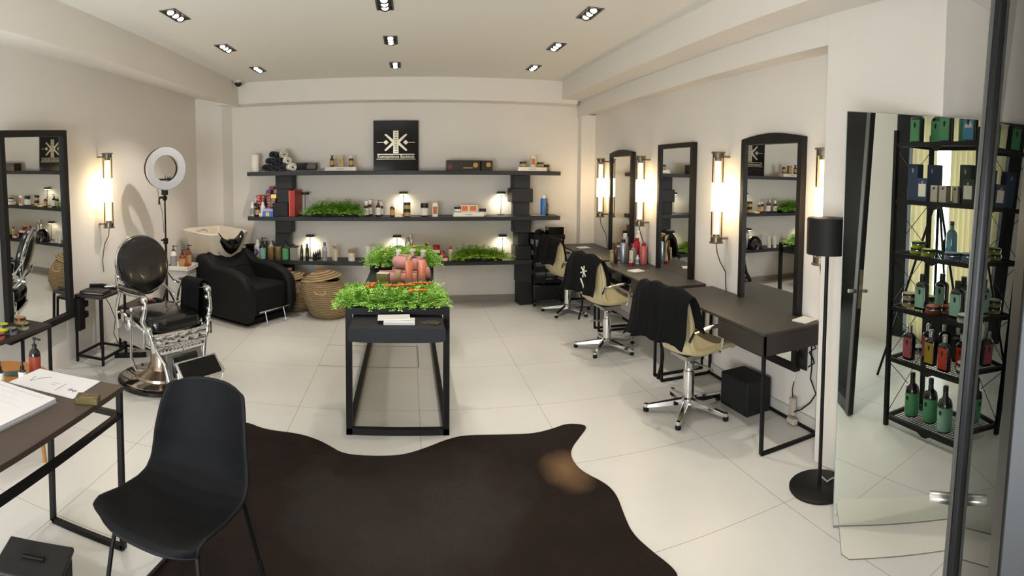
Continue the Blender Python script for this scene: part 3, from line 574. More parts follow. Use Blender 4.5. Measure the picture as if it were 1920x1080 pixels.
# ------------------------------------------------------------------ central display table
t = thing('display_table', 'long low display table with black steel frame in the middle of the room', 'table', (-0.07, 3.46, 0))
fr = lambda y: MB().bar((-.315, y, 0), (-.315, y, .835), .04).bar((.315, y, 0), (.315, y, .835), .04).bar((-.335, y, .815), (.335, y, .815), .042).bar((-.335, y, .022), (.335, y, .022), .04)
obj('end_frame', fr(0.02), blackm, t); obj('end_frame', fr(2.28), blackm, t)
obj('floor_rail', MB().bar((-.315, 0.04, .02), (-.315, 2.26, .02), .036), blackm, t); obj('floor_rail', MB().bar((.315, 0.04, .02), (.315, 2.26, .02), .036), blackm, t)
slate = M('slate_rubber', (32, 33, 37), .75, var=.15, vs=10, bump=.1, bs=80)
def plank(y0, y1, z0, th, w_, sag):
    return MB().grid(lambda u, v: ((math.cos(2 * PI * u) and 0) + w_ * .5 * math.copysign(abs(math.cos(2 * PI * u)) ** .25, math.cos(2 * PI * u)), y0 + (y1 - y0) * v, z0 + th * .5 + th * .5 * math.copysign(abs(math.sin(2 * PI * u)) ** .25, math.sin(2 * PI * u)) + sag * math.sin(PI * v)), 40, 14, True)
pl = plank(-.25, 2.3, .69, .085, .585, .02); pl.f.append(tuple(reversed(range(40)))); pl.f.append(tuple(range(13 * 40, 14 * 40)))
obj('tabletop', pl, slate, t)
TT = .796
fern('fern_planter', 'bright green fern planter at the near end of the display table with orange blossoms', -.11, 3.70, .797, .69, .38, .075, 3000, G2, 11, trail=.9, leaf=.016)
near = [o for o in C.objects if o.name.startswith('fern_planter')][-1]
fern('fern_planter', 'bright green fern planter at the far end of the display table behind the pink towels', -.05, 5.33, .797, .60, .62, .11, 2000, G2, 12, trail=.8, leaf=.017)
far = [o for o in C.objects if o.name.startswith('fern_planter')][-1]
orange = M('orange_petal', (230, 116, 28), .5, var=.15, vs=30)
for p, pts in ((near, [(-.14, -.02, .135, 1.35, .11), (.02, -.03, .135, .1, .09), (.10, -.02, .135, 0, .07), (.2, .03, .14, .0, .11), (.17, -.14, .125, .1, .09)]), (far, [(-.18, -.1, .14, .3, .06), (.12, -.16, .15, .2, .09), (.13, .1, .16, .8, .07), (-.02, -.2, .12, .5, .06)])):
    for i, (x, y, z, a, L) in enumerate(pts):
        mb = MB(); rnd = random.Random(i + 40)
        for k in range(9):
            f = k / 8 - .5; cx, cy = x + f * L * math.cos(a), y + f * L * math.sin(a)
            for q in range(4):
                b = rnd.uniform(0, 6.28); mb.add([(cx, cy, z), (cx + .022 * math.cos(b), cy + .022 * math.sin(b), z + .010), (cx + .032 * math.cos(b + .5), cy + .032 * math.sin(b + .5), z + .014), (cx + .02 * math.cos(b + 1), cy + .02 * math.sin(b + 1), z + .004)], [(0, 1, 2, 3)])
        obj('orange_blossom', mb, orange, p)
# near end: booklets and a dark card
TE = .778
o = obj('booklet', MB().box(-.095, -.05, 0, .095, .05, .02), M('paper_white', (232, 230, 226), .6), loc=(-.055, 3.33, TE), rz=-.02, bevel=.001); tag(o, 'white booklet, lower of the two stacked on the end of the display table', 'booklet', 'white booklets on the display table')
obj('page_edges', MB().box(-.09, -.0505, .004, .09, -.049, .016), M('paper_edge', (196, 194, 188), .7), o)
o = obj('booklet', MB().add([(-.1, -.055, 0), (.1, -.055, .002), (.1, .055, .002), (-.1, .055, 0), (-.1, -.055, .006), (.1, -.055, .008), (.1, .055, .01), (-.1, .055, .008)], [(0, 3, 2, 1), (4, 5, 6, 7), (0, 1, 5, 4), (1, 2, 6, 5), (2, 3, 7, 6), (3, 0, 4, 7)]), MATS['paper_white'], loc=(-.09, 3.36, TE + .021), rz=.03); tag(o, 'white booklet, upper of the two stacked on the end of the display table', 'booklet', 'white booklets on the display table')
o = obj('business_card', MB().box(-.05, -.032, 0, .05, .032, .002), M('dark_olive_card', (70, 64, 50), .5), loc=(.13, 3.34, TE), rz=.35); tag(o, 'dark olive card, left of two lying beside the white booklets', 'card', 'dark olive cards on the display table')
o = obj('business_card', MB().box(-.05, -.032, 0, .05, .032, .002), MATS['dark_olive_card'], loc=(.145, 3.325, TE + .0022), rz=-.45); tag(o, 'dark olive card lying crosswise on top of another', 'card', 'dark olive cards on the display table')
# pink towels with a beige paper band
pink = M('pink_terry', (220, 158, 154), .95, var=.12, vs=60, bump=.6, bs=260, sheen=.2); beige = M('kraft_band', (176, 148, 112), .6)
def pink_roll(loc, L, r, rz, label, band):
    def f(u, v):
        a = u * 2 * PI * 2.2; rr = r * (.3 + .7 * u) * (1 + .05 * math.sin(9 * v + 3 * a)); return (-L / 2 + L * v, rr * math.cos(a), r * .92 + rr * math.sin(a) * .9)
    o = obj('rolled_towel', MB().grid(f, 56, 10), pink, loc=loc, rz=rz, solid=r * .2); tag(o, label, 'towel', 'pink rolled towels on the display table')
    obj('paper_band', MB().grid(lambda u, v: (band + .05 * v, r * 1.17 * math.cos(2 * PI * u), r * .92 + r * 1.08 * math.sin(2 * PI * u)), 28, 2, True), beige, o, solid=.002)
pink_roll((-.085, 4.38, TT), .31, .062, -.12, 'pink towel roll with beige band lying in front on the display table', -.02)
pink_roll((.025, 4.6, TT), .31, .062, .25, 'pink towel roll behind the two orange tubes on the display table', .04)
pink_roll((-.0, 4.52, TT + .105), .26, .062, -.7, 'pink towel roll piled on top of the other two', .02)
org = M('tube_orange', (226, 124, 84), .35); orr = M('tube_red_cap', (206, 50, 40), .3)
squeeze((.005, 4.17, TT), 'orange tube standing on its red cap, left of the pair by the pink towels', .235, .056, org, orr, greyl, rz=.05)
squeeze((.105, 4.2, TT), 'orange tube standing on its red cap, right of the pair by the pink towels', .235, .056, org, orr, greyl, rz=-.1)
o = carton((-.19, 4.1, TT), 'olive gold carton with open white flap on the display table', (.09, .06, .15), M('olive_gold_card', (128, 112, 66), .4, metal=.2), lid=labw, rz=-.25)
o = obj('hair_band', MB().tube([(.11 * math.cos(a), .07 * math.sin(a), .012) for a in [k * PI / 12 for k in range(-2, 15)]], .012, 8), blackmat, loc=(-.26, 4.12, TT)); tag(o, 'black curved hair band lying beside the olive gold carton', 'hair band')
for x, y, lb in ((-.09, 4.78, 'brown spray bottle, leftmost of three behind the pink towels'), (.035, 4.8, 'brown spray bottle, middle of three behind the pink towels'), (.125, 4.74, 'brown spray bottle, rightmost of three behind the pink towels')):
    bottle((x, y, TT), lb, .235, .036, amber, whitep, labw, 'spray')
o = obj('black_bowl', MB().lathe([(.13, 0), (.128, .06), (.11, .13), (.06, .185), (.01, .195)], 24), blackgloss, loc=(-.13, 6.86, LOW)); tag(o, 'upturned black bowl on the low shelf in front of the middle lamp', 'bowl'); obj('foot_ring', MB().lathe([(.04, .183), (.042, .20), (.036, .20)], 18), blackgloss, o)

# cowhide rug
def hide_mat():
    m = bpy.data.materials.new('cowhide'); m.use_nodes = True; nt = m.node_tree; b = nt.nodes['Principled BSDF']; L = nt.links
    tc = nt.nodes.new('ShaderNodeTexCoord'); n = nt.nodes.new('ShaderNodeTexNoise'); n.inputs['Scale'].default_value = 5; n.inputs['Detail'].default_value = 8; L.new(tc.outputs['Object'], n.inputs['Vector'])
    r = nt.nodes.new('ShaderNodeValToRGB'); r.color_ramp.elements[0].position = .3; r.color_ramp.elements[1].position = .75; r.color_ramp.elements[0].color = (lin(18), lin(11), lin(9), 1); r.color_ramp.elements[1].color = (lin(33), lin(21), lin(17), 1); L.new(n.outputs['Fac'], r.inputs[0])
    vm = nt.nodes.new('ShaderNodeVectorMath'); vm.operation = 'SUBTRACT'; L.new(tc.outputs['Object'], vm.inputs[0]); vm.inputs[1].default_value = (.90, 2.93, 0)
    sc = nt.nodes.new('ShaderNodeVectorMath'); sc.operation = 'MULTIPLY'; L.new(vm.outputs[0], sc.inputs[0]); sc.inputs[1].default_value = (1.0, .62, 0)
    ln = nt.nodes.new('ShaderNodeVectorMath'); ln.operation = 'LENGTH'; L.new(sc.outputs[0], ln.inputs[0])
    ad = nt.nodes.new('ShaderNodeMath'); ad.operation = 'MULTIPLY_ADD'; L.new(n.outputs['Fac'], ad.inputs[0]); ad.inputs[1].default_value = .12; L.new(ln.outputs['Value'], ad.inputs[2])
    mr = nt.nodes.new('ShaderNodeMapRange'); mr.inputs['From Min'].default_value = .09; mr.inputs['From Max'].default_value = .22; mr.inputs['To Min'].default_value = 1; mr.inputs['To Max'].default_value = 0; L.new(ad.outputs[0], mr.inputs['Value'])
    mx = nt.nodes.new('ShaderNodeMix'); mx.data_type = 'RGBA'; mx.inputs['B'].default_value = (lin(112), lin(86), lin(60), 1); L.new(r.outputs[0], mx.inputs['A']); L.new(mr.outputs[0], mx.inputs['Factor']); L.new(mx.outputs['Result'], b.inputs['Base Color'])
    v2 = nt.nodes.new('ShaderNodeVectorMath'); v2.operation = 'DISTANCE'; L.new(tc.outputs['Object'], v2.inputs[0]); v2.inputs[1].default_value = (-.02, 2.75, 0)
    a2 = nt.nodes.new('ShaderNodeMath'); a2.operation = 'MULTIPLY_ADD'; L.new(n.outputs['Fac'], a2.inputs[0]); a2.inputs[1].default_value = .5; L.new(v2.outputs['Value'], a2.inputs[2])
    m2 = nt.nodes.new('ShaderNodeMapRange'); m2.inputs['From Min'].default_value = .3; m2.inputs['From Max'].default_value = .95; m2.inputs['To Min'].default_value = .33; m2.inputs['To Max'].default_value = .62; L.new(a2.outputs[0], m2.inputs['Value']); L.new(m2.outputs[0], b.inputs['Roughness'])
    m3 = nt.nodes.new('ShaderNodeMapRange'); m3.inputs['From Min'].default_value = .3; m3.inputs['From Max'].default_value = .95; m3.inputs['To Min'].default_value = .75; m3.inputs['To Max'].default_value = .15; L.new(a2.outputs[0], m3.inputs['Value']); L.new(m3.outputs[0], b.inputs['Specular IOR Level'])
    b.inputs['Sheen Weight'].default_value = .0; b.inputs['Sheen Roughness'].default_value = .4
    mp = nt.nodes.new('ShaderNodeMapping'); mp.inputs['Scale'].default_value = (90, 12, 1); L.new(tc.outputs['Object'], mp.inputs[0]); n2 = nt.nodes.new('ShaderNodeTexNoise'); n2.inputs['Scale'].default_value = 3; n2.inputs['Detail'].default_value = 5; L.new(mp.outputs[0], n2.inputs['Vector'])
    bp = nt.nodes.new('ShaderNodeBump'); bp.inputs['Strength'].default_value = .35; bp.inputs['Distance'].default_value = .01; L.new(n2.outputs['Fac'], bp.inputs['Height']); L.new(bp.outputs[0], b.inputs['Normal'])
    return m
out = [(-.408, 3.222), (-.3, 3.2), (-.1, 3.205), (.0, 3.235), (.112, 3.305), (.24, 3.40), (.36, 3.45), (.58, 3.43), (.806, 3.40), (.95, 3.44), (1.06, 3.49), (1.16, 3.45), (1.18, 3.40), (1.10, 3.30), (1.0, 3.17), (.965, 3.08), (.96, 2.98), (.98, 2.88), (1.06, 2.74), (1.08, 2.62), (1.05, 2.45), (1.03, 2.30), (1.06, 2.16), (1.1, 2.03), (1.1, 1.95), (1.0, 1.85), (.9, 1.6), (1.05, 1.3), (1.1, 1.1), (.9, 1.05), (.5, 1.2), (0, 1.1), (-.5, 1.2), (-1.0, 1.0), (-1.2, 1.15), (-1.0, 1.4), (-.95, 1.7), (-1.06, 1.95), (-1.04, 2.12), (-.98, 2.4), (-1.0, 2.7), (-1.05, 3.0), (-1.15, 3.3), (-1.2, 3.45), (-1.1, 3.52), (-.95, 3.44), (-.717, 3.43), (-.58, 3.37), (-.48, 3.29)]
def smooth_poly(p, k=3):
    for _ in range(k):
        q = []
        for i in range(len(p)):
            a, b = p[i], p[(i + 1) % len(p)]; q += [(a[0] * .75 + b[0] * .25, a[1] * .75 + b[1] * .25), (a[0] * .25 + b[0] * .75, a[1] * .25 + b[1] * .75)]
        p = q
    return p
pts = smooth_poly(out, 2); nn = len(pts); cx, cy = 0.0, 2.4; mb = MB(); rings = 14
vs = []
for r_ in range(1, rings + 1):
    for (x, y) in pts:
        k = r_ / rings; X, Y = cx + (x - cx) * k, cy + (y - cy) * k
        z = .006 + .004 * math.exp(-(X / .12) ** 2) * (0.6 + .4 * math.sin(9 * Y)) + .0015 * math.sin(14 * X + 3 * Y); vs.append((X, Y, z if r_ < rings else .0045))
vs.append((cx, cy, .008)); fs = []
for r_ in range(rings - 1):
    for k in range(nn): a = r_ * nn + k; b = r_ * nn + (k + 1) % nn; fs.append((a, b, b + nn, a + nn))
for k in range(nn): fs.append((len(vs) - 1, k, (k + 1) % nn))
mb.add(vs, fs); sk = MB().add([(x, y, .0045) for x, y in pts] + [(x, y, .0005) for x, y in pts], [(k, (k + 1) % nn, nn + (k + 1) % nn, nn + k) for k in range(nn)])
o = obj('cowhide_rug', mb, hide_mat()); tag(o, 'dark brown cowhide rug with a tan patch on the pale tiled floor', 'rug')
obj('cut_edge', sk, M('hide_edge', (60, 44, 34), .8), o)
# ------------------------------------------------------------------ left side
def mirror_frame(name, label, w_, h, dep, fw, loc, rz, arch=0.0, tilt=0.0, group=None, lean=0.0):
    """deep black box frame around a mirror; local x along the width, face towards -y"""
    t = thing(name, label, 'mirror', loc, rz, group); t.rotation_euler = (tilt, lean, rz)
    n = 12; top_o = [(-w_ / 2 + w_ * k / n, h + arch * (math.sin(PI * k / n) if arch else 0)) for k in range(n + 1)]
    outer = [(-w_ / 2, 0), (w_ / 2, 0)] + list(reversed(top_o)); inner = [(-w_ / 2 + fw, fw), (w_ / 2 - fw, fw)] + [(w_ / 2 - fw - (w_ - 2 * fw) * k / n, h - fw) for k in range(n + 1)]
    N = len(outer); mb = MB()
    vs = [(x, 0, z) for x, z in outer] + [(x, -dep, z) for x, z in outer] + [(x, 0, z) for x, z in inner] + [(x, -dep, z) for x, z in inner]; fs = []
    for k in range(N):
        j = (k + 1) % N
        fs += [(k, j, N + j, N + k), (N + k, N + j, 3 * N + j, 3 * N + k), (3 * N + k, 3 * N + j, 2 * N + j, 2 * N + k), (2 * N + k, 2 * N + j, j, k)]
    mb.add(vs, fs); obj('frame', mb, M('mirror_frame_black', (26, 23, 22), .5, metal=.1, spec=.3), t, bevel=.002)
    obj('mirror_pane', MB().box(-w_ / 2 + fw * .8, -.030, fw * .8, w_ / 2 - fw * .8, -.022, h - fw * .8), mirror, t)
    obj('back_board', MB().box(-w_ / 2 + .005, -.021, .005, w_ / 2 - .005, 0, h - .005), blackmat, t)
    return t
# left wall mirror (faces +X: local -y -> +x means rz = +90 deg)
mirror_frame('wall_mirror', 'tall black framed mirror on the left wall above the tin table', .86, 1.70, .06, .055, (-2.935, 3.62, .415), PI / 2 - .022, tilt=0.02, lean=-.05)

def tube_lamp(loc, rz, label, h=.745):
    """wall lamp: vertical glass tube between steel caps, bright sleeve in the middle; wall is at local +y"""
    t = thing('tube_wall_lamp', label, 'lamp', loc, rz, 'vertical tube wall lamps')
    cap = lambda z, s: MB().lathe([(.056, z), (.058, z + .004 * s), (.058, z + .012 * s), (.046, z + .014 * s), (.046, z + .05 * s), (.03, z + .052 * s), (.026, z + .075 * s)], 26)
    obj('end_cap', cm(('tlc', 1), lambda: mesh('end_cap', cap(0, 1))), M('lamp_steel', (120, 118, 116), .35, metal=.6), t)
    obj('end_cap', cm(('tlc', 2, h), lambda: mesh('end_cap', cap(h, -1))), MATS['lamp_steel'], t)
    wb_ = cm(('tlc', 3), lambda: mesh('wall_bracket', MB().box(-.012, .03, -.0075, .012, .112, .0075)))
    for z in (.037, h - .037): obj('wall_bracket', wb_, MATS['lamp_steel'], t, loc=(0, 0, z))
    obj('glass_tube', cm(('tlc', 4, h), lambda: mesh('glass_tube', MB().grid(lambda u, v: (.047 * math.cos(2 * PI * u), .047 * math.sin(2 * PI * u), .014 + (h - .028) * v), 28, 2, True))), glassy('warm_glass', (1, .93, .78), .2), t)
    obj('light_tube', cm(('tlc', 5, h), lambda: mesh('light_tube', MB().cyl((0, 0, .07), (0, 0, h - .07), .023, n=18))), emis('tube_glow', (255, 220, 165), 4.2), t)
    obj('light_sleeve', cm(('tlc', 6, h), lambda: mesh('light_sleeve', MB().grid(lambda u, v: (.046 * math.cos(2 * PI * u), .046 * math.sin(2 * PI * u), h * .35 + h * .31 * v), 28, 2, True))), emis('sleeve_glow', (255, 234, 200), 16), t)
    obj('power_cord', cm(('tlc', 7), lambda: mesh('power_cord', MB().tube([(.0, 0, 0), (.004, .01, -.08), (-.01, .05, -.16), (.02, .085, -.24), (.012, .095, -.34), (.03, .095, -.45)], .004, 6))), blackmat, t)
    return t
def lamp_light(x, y, z, p):
    l = bpy.data.lights.new('tube', 'POINT'); l.energy = p; l.color = (1, .82, .56); l.shadow_soft_size = .05
    o = bpy.data.objects.new('tube_light', l); C.objects.link(o); o.location = (x, y, z)
tube_lamp((-2.835, 4.64, 1.20), PI / 2, 'glowing tube lamp on the left wall beside the ring light')

# two nesting side tables with styling tools
def open_table(name, label, loc, w_, d, h, bar, cat='side table', rz=0, group=None, lower=True):
    t = thing(name, label, cat, loc, rz, group)
    obj('tabletop', MB().box(-w_ / 2, -d / 2, h - .025, w_ / 2, d / 2, h), M('dark_tabletop', (40, 36, 34), .5, var=.2, vs=10), t, bevel=.002)
    for sx in (-1, 1):
        for sy in (-1, 1): obj('leg', MB().bar((sx * (w_ / 2 - bar / 2), sy * (d / 2 - bar / 2), 0), (sx * (w_ / 2 - bar / 2), sy * (d / 2 - bar / 2), h - .025), bar), blackm, t)
    if lower:
        z = lower if lower is not True else .06; mb = MB(); a, b = w_ / 2 - bar / 2, d / 2 - bar / 2
        mb.bar((-a, -b, z), (a, -b, z), bar).bar((-a, b, z), (a, b, z), bar).bar((-a, -b, z), (-a, b, z), bar).bar((a, -b, z), (a, b, z), bar); obj('lower_rail', mb, blackm, t)
    return t
open_table('side_table', 'taller black side table with hair tools against the left wall', (-2.76, 4.33, 0), .30, .44, .63, .02, group='black open frame side tables')
open_table('side_table', 'lower black side table behind the barber chair', (-2.50, 4.76, 0), .42, .40, .44, .02, group='black open frame side tables')
o = obj('tool_case', MB().box(-.12, -.09, 0, .12, .09, .03), M('dark_leather', (34, 28, 26), .5), loc=(-2.76, 4.24, .63), rz=.1, bevel=.006); tag(o, 'flat dark leather case on the taller side table', 'case'); obj('zip_edge', MB().box(-.121, -.091, .013, .121, .091, .017), steel, o)
o = obj('hair_straightener', MB().tube([(-.14, 0, .02), (-.02, 0, .018), (.05, .004, .016), (.15, .01, .014)], .016, 10, rs=[.018, .018, .012, .01]).tube([(-.14, .0, .05), (-.02, .0, .042), (.05, .004, .03), (.15, .01, .022)], .016, 10, rs=[.016, .016, .012, .01]), blackmat, loc=(-2.78, 4.42, .63), rz=.9); tag(o, 'black hair straightener lying on the taller side table', 'hair straightener'); obj('hot_plate', MB().box(.03, -.012, .022, .15, .014, .026), steel, o)
def clipper(loc, rz, label, mat):
    o = obj('hair_clipper', MB().tube([(-.08, 0, .022), (-.02, 0, .026), (.05, 0, .024), (.085, 0, .02)], .02, 12, rs=[.014, .021, .022, .017]), mat, loc=loc, rz=rz); tag(o, label, 'clipper', 'hair clippers on the side tables'); obj('blade', MB().box(.08, -.017, .012, .105, .017, .026), steel, o)
clipper((-2.72, 4.46, .63), .5, 'silver hair clipper at the back of the taller side table', steel); clipper((-2.66, 4.50, .63), -.3, 'dark hair clipper beside the silver one', blackmat)
clipper((-2.52, 4.78, .44), .6, 'dark red hair clipper on the lower side table', M('clipper_red', (80, 28, 24), .35)); clipper((-2.42, 4.86, .44), -.5, 'black hair clipper at the back of the lower side table', blackmat)
o = obj('cord_bundle', MB().tube([(-.05 + .03 * math.sin(k), -.02 + .025 * math.cos(1.3 * k), -.02 - .012 * k + .02 * math.sin(2.2 * k)) for k in range(8)] + [(-.02, .0, -.16), (.03, .02, -.3), (.0, .03, -.45), (.05, .02, -.53), (.12, .06, -.60), (.2, .12, -.615)], .004, 6), blackmat, loc=(-2.76, 4.52, .62)); tag(o, 'tangle of black cords hanging below the taller side table', 'cord')
o = obj('power_strip', MB().box(-.15, -.03, 0, .15, .03, .035), blackmat, loc=(-2.52, 4.45, 0), rz=.5, bevel=.006); tag(o, 'black power strip on the floor between the side tables', 'power strip')
for k in range(3): obj('socket', MB().lathe([(.017, .035), (.017, .037)], 14), M('socket_dark', (40, 40, 42), .5), o, loc=(-.09 + .09 * k, 0, 0))
o = obj('tool_holster', MB().box(-.03, -.05, -.3, .03, .05, 0).box(-.03, .05, -.1, .03, .11, -.04).box(-.03, .05, -.2, .03, .11, -.14), blackmat, loc=(-2.86, 4.12, .60), bevel=.01); tag(o, 'black tool holster hanging at the left of the taller side table', 'holster'); obj('rim', MB().box(-.035, -.055, -.012, .035, .055, 0), blackm, o)

# ring light on its stand
rl = thing('ring_light', 'white ring light on a thin black tripod by the left wall', 'ring light', (-2.50, 5.24, 0))
def ring_mb(ro, ri, y0, y1, n=48):
    P = [(ro, y0 + .006), (ro - .006, y0), (ri + .006, y0), (ri, y0 + .006), (ri, y1), (ro, y1)]
    return MB().grid(lambda u, v: ((lambda r, y: (r * math.cos(2 * PI * u), y, r * math.sin(2 * PI * u)))(*P[int(round(v * 6)) % 6])), n, 7, True)
hd = obj('ring_diffuser', ring_mb(.225, .138, -.03, .0), M('diffuser_white', (172, 172, 176), .4), rl, loc=(.03, -.03, 1.78)); hd.rotation_euler = (0.06, 0, .84)
bk = obj('ring_housing', ring_mb(.222, .141, .001, .05), blackmat, hd)
obj('phone_shelf', MB().box(-.075, .0, -.125, .075, .06, -.108), blackmat, hd, bevel=.003); obj('small_figure', MB().lathe([(.012, -.108), (.004, -.07), (.001, -.065)], 10).ball((.04, .02, -.098), .012).ball((.065, .02, -.098), .012), M('clip_grey', (90, 88, 86), .5), hd)
obj('pole', MB().cyl((0, 0, .12), (0, 0, 1.02), .013).cyl((0, 0, 1.0), (0, 0, 1.46), .009), blackm, rl)
obj('ball_head', MB().box(-.025, -.025, 1.50, .03, .02, 1.56).ball((0, 0, 1.47), .028).cyl((0, 0, 1.44), (0, 0, 1.51), .014), blackmat, rl)
obj('clamp_knob', MB().cyl((-.055, -.02, 1.475), (-.01, 0, 1.475), .011).cyl((-.055, -.02, 1.475), (-.06, -.02, 1.40), .008), blackmat, rl); obj('pole_clamp', MB().cyl((-.05, -.01, 1.02), (0, 0, 1.02), .01).box(-.02, -.018, .98, .02, .018, 1.04), blackmat, rl)
for k in range(3):
    a = .5 + k * 2 * PI / 3; obj('leg', MB().cyl((.02 * math.cos(a), .02 * math.sin(a), .48), (.25 * math.cos(a), .25 * math.sin(a), .012), .009).cyl((.018 * math.cos(a), .018 * math.sin(a), .22), (.135 * math.cos(a), .135 * math.sin(a), .24), .006), blackm, rl)
obj('cable', MB().tube([(-.07, -.03, 1.57), (-.05, -.03, 1.45), (-.02, -.02, 1.3), (-.012, -.015, 1.1)], .003, 6), blackmat, rl)

# backwash unit: armchair with ceramic basin
wu = thing('backwash_chair', 'black upholstered wash chair with white ceramic basin behind', 'wash chair', (-1.53, 6.0, 0), math.radians(-119.4))
vinyl = M('black_vinyl', (20, 20, 22), .6, var=.1, vs=6, bump=.06, bs=200, spec=.25)
side = [(-.92, .05), (-.03, .05), (.02, .2), (.01, .42), (-.03, .50), (-.10, .56), (-.22, .605), (-.36, .63), (-.48, .635), (-.58, .635), (-.64, .66), (-.72, .72), (-.80, .755), (-.88, .755), (-.93, .70)]
for s in (-1, 1): obj('arm_panel', MB().prism(side, s * .27 if s > 0 else -.40, .40 if s > 0 else -.27, YZ), vinyl, wu, bevel=.035)
obj('seat_cushion', MB().box(-.285, -.62, .10, .285, -.045, .44), vinyl, wu, bevel=.04)
obj('backrest', MB().prism([(-.50, .40), (-.62, .40), (-.90, .73), (-.80, .79)], -.285, .285, YZ), vinyl, wu, bevel=.03)
obj('seam_roll', MB().tube([(-.27, -.645, .58), (0, -.65, .585), (.27, -.645, .58)], .012, 8), vinyl, wu)
obj('base_plinth', MB().box(-.30, -.86, 0, .30, -.10, .07), blackmat, wu)
obj('foot_bar', MB().box(-.25, .0, .16, .25, .03, .175).cyl((-.15, .02, .16), (-.15, .06, .02), .007).cyl((.15, .02, .16), (.15, .06, .02), .007), chrome, wu)
ceram = M('white_ceramic', (226, 216, 200), .25, coat=.3)
def basin(u, v):
    # v runs outer bottom -> rim -> inner bottom
    prof = [(.74, .0), (.80, .08), (.90, .20), (1.0, .30), (.95, .305), (.84, .22), (.70, .12), (.05, .1)]
    i = v * 7; a = int(min(i, 6)); t_ = i - a; s = prof[a][0] + (prof[a + 1][0] - prof[a][0]) * t_; z = prof[a][1] + (prof[a + 1][1] - prof[a][1]) * t_
    an = 2 * PI * u; c, q = math.cos(an), math.sin(an); x = .34 * s * math.copysign(abs(c) ** .35, c); y = .31 * s * math.copysign(abs(q) ** .35, q)
    if s > .7: z += .02 * (-y / .31)              # rim higher at the far side
    dip = max(0, y / .31 - .45) * 1.8 * max(0, 1 - (abs(x) / .2) ** 2)
    return (x, y, z - .19 * dip * (1 if z > .1 else 0))
bs = obj('basin', MB().grid(basin, 48, 22, True), ceram, wu, loc=(0, -.99, .70), solid=.012)
obj('neck_rest', MB().grid(lambda u, v: ((lambda s, a: (.19 * s, .07 * math.cos(a) * (1 - .4 * s * s), -.13 * (1 - abs(s) ** 2.2) + .02 + .10 * math.sin(a) * (1 - .5 * abs(s))))(2 * v - 1, 2 * PI * u)), 14, 17, True), blackgloss, wu, loc=(0, -.71, .93))
obj('pedestal', MB().box(-.16, -1.15, 0, .16, -.935, .72), M('pedestal_grey', (150, 146, 140), .5), wu, bevel=.02)
obj('shampoo_tap', MB().tube([(.12, -1.2, .86), (.12, -1.2, .98), (.08, -1.14, 1.01), (.04, -1.1, .99)], .012, 8), chrome, wu)
# white supply cart with bottles
ct = thing('supply_cart', 'white plastic supply cart full of bottles left of the wash basin', 'cart', (-2.62, 5.92, 0))
obj('tray', MB().box(-.15, -.17, .60, .15, .17, .615).box(-.15, -.17, .615, -.14, .17, .65).box(.14, -.17, .615, .15, .17, .65).box(-.15, -.17, .615, .15, -.16, .65).box(-.15, .16, .615, .15, .17, .65), whitep, ct, bevel=.003)
obj('drawer_body', MB().box(-.13, -.15, .12, .13, .15, .6), M('frosted_white', (196, 196, 192), .4), ct, bevel=.02)
for x, y in ((-.11, -.13), (.11, -.13), (-.11, .13), (.11, .13)): obj('caster', MB().ball((x, y, .035), .035), blackmat, ct); obj('post', MB().bar((x, y, .06), (x, y, .6), .02), whitep, ct)

bottle((-2.68, 5.82, .615), 'white pump bottle on the supply cart tray', .27, .038, whitep, amber, greyl, 'pump'); bottle((-2.56, 5.80, .615), 'amber pump bottle, front one on the supply cart', .23, .04, M('amber_bright', (128, 52, 28), .2, coat=.3), amber, labk, 'pump')
bottle((-2.54, 5.93, .615), 'amber pump bottle, rear one on the supply cart', .27, .04, MATS['amber_bright'], amber, labk, 'pump'); bottle((-2.73, 5.9, .615), 'red bottle behind the white pump bottle on the cart', .2, .03, redp, amber, None, 'pump')
jar((-2.5, 5.8, .615), 'small red jar at the front of the supply cart tray', .07, .026, M('clear_red', (196, 50, 56), .2), redp, None)

# wicker baskets
wick = bpy.data.materials.new('seagrass'); wick.use_nodes = True; nt = wick.node_tree; b = nt.nodes['Principled BSDF']
tc = nt.nodes.new('ShaderNodeTexCoord'); wv = nt.nodes.new('ShaderNodeTexWave'); wv.bands_direction = 'Z'; wv.inputs['Scale'].default_value = 15; wv.inputs['Distortion'].default_value = 1.5; wv.inputs['Detail'].default_value = 3; wv.inputs['Detail Scale'].default_value = 4
nt.links.new(tc.outputs['Object'], wv.inputs['Vector']); rp = nt.nodes.new('ShaderNodeValToRGB'); rp.color_ramp.elements[0].color = (lin(118), lin(94), lin(62), 1); rp.color_ramp.elements[1].color = (lin(188), lin(164), lin(124), 1)
nt.links.new(wv.outputs['Fac'], rp.inputs[0]); nt.links.new(rp.outputs[0], b.inputs['Base Color']); b.inputs['Roughness'].default_value = .85
bp = nt.nodes.new('ShaderNodeBump'); bp.inputs['Strength'].default_value = .6; bp.inputs['Distance'].default_value = .02; nt.links.new(wv.outputs['Fac'], bp.inputs['Height']); nt.links.new(bp.outputs[0], b.inputs['Normal']); MATS['seagrass'] = wick
lightw = M('seagrass_light', (200, 172, 128), .85, bump=.4, bs=200)
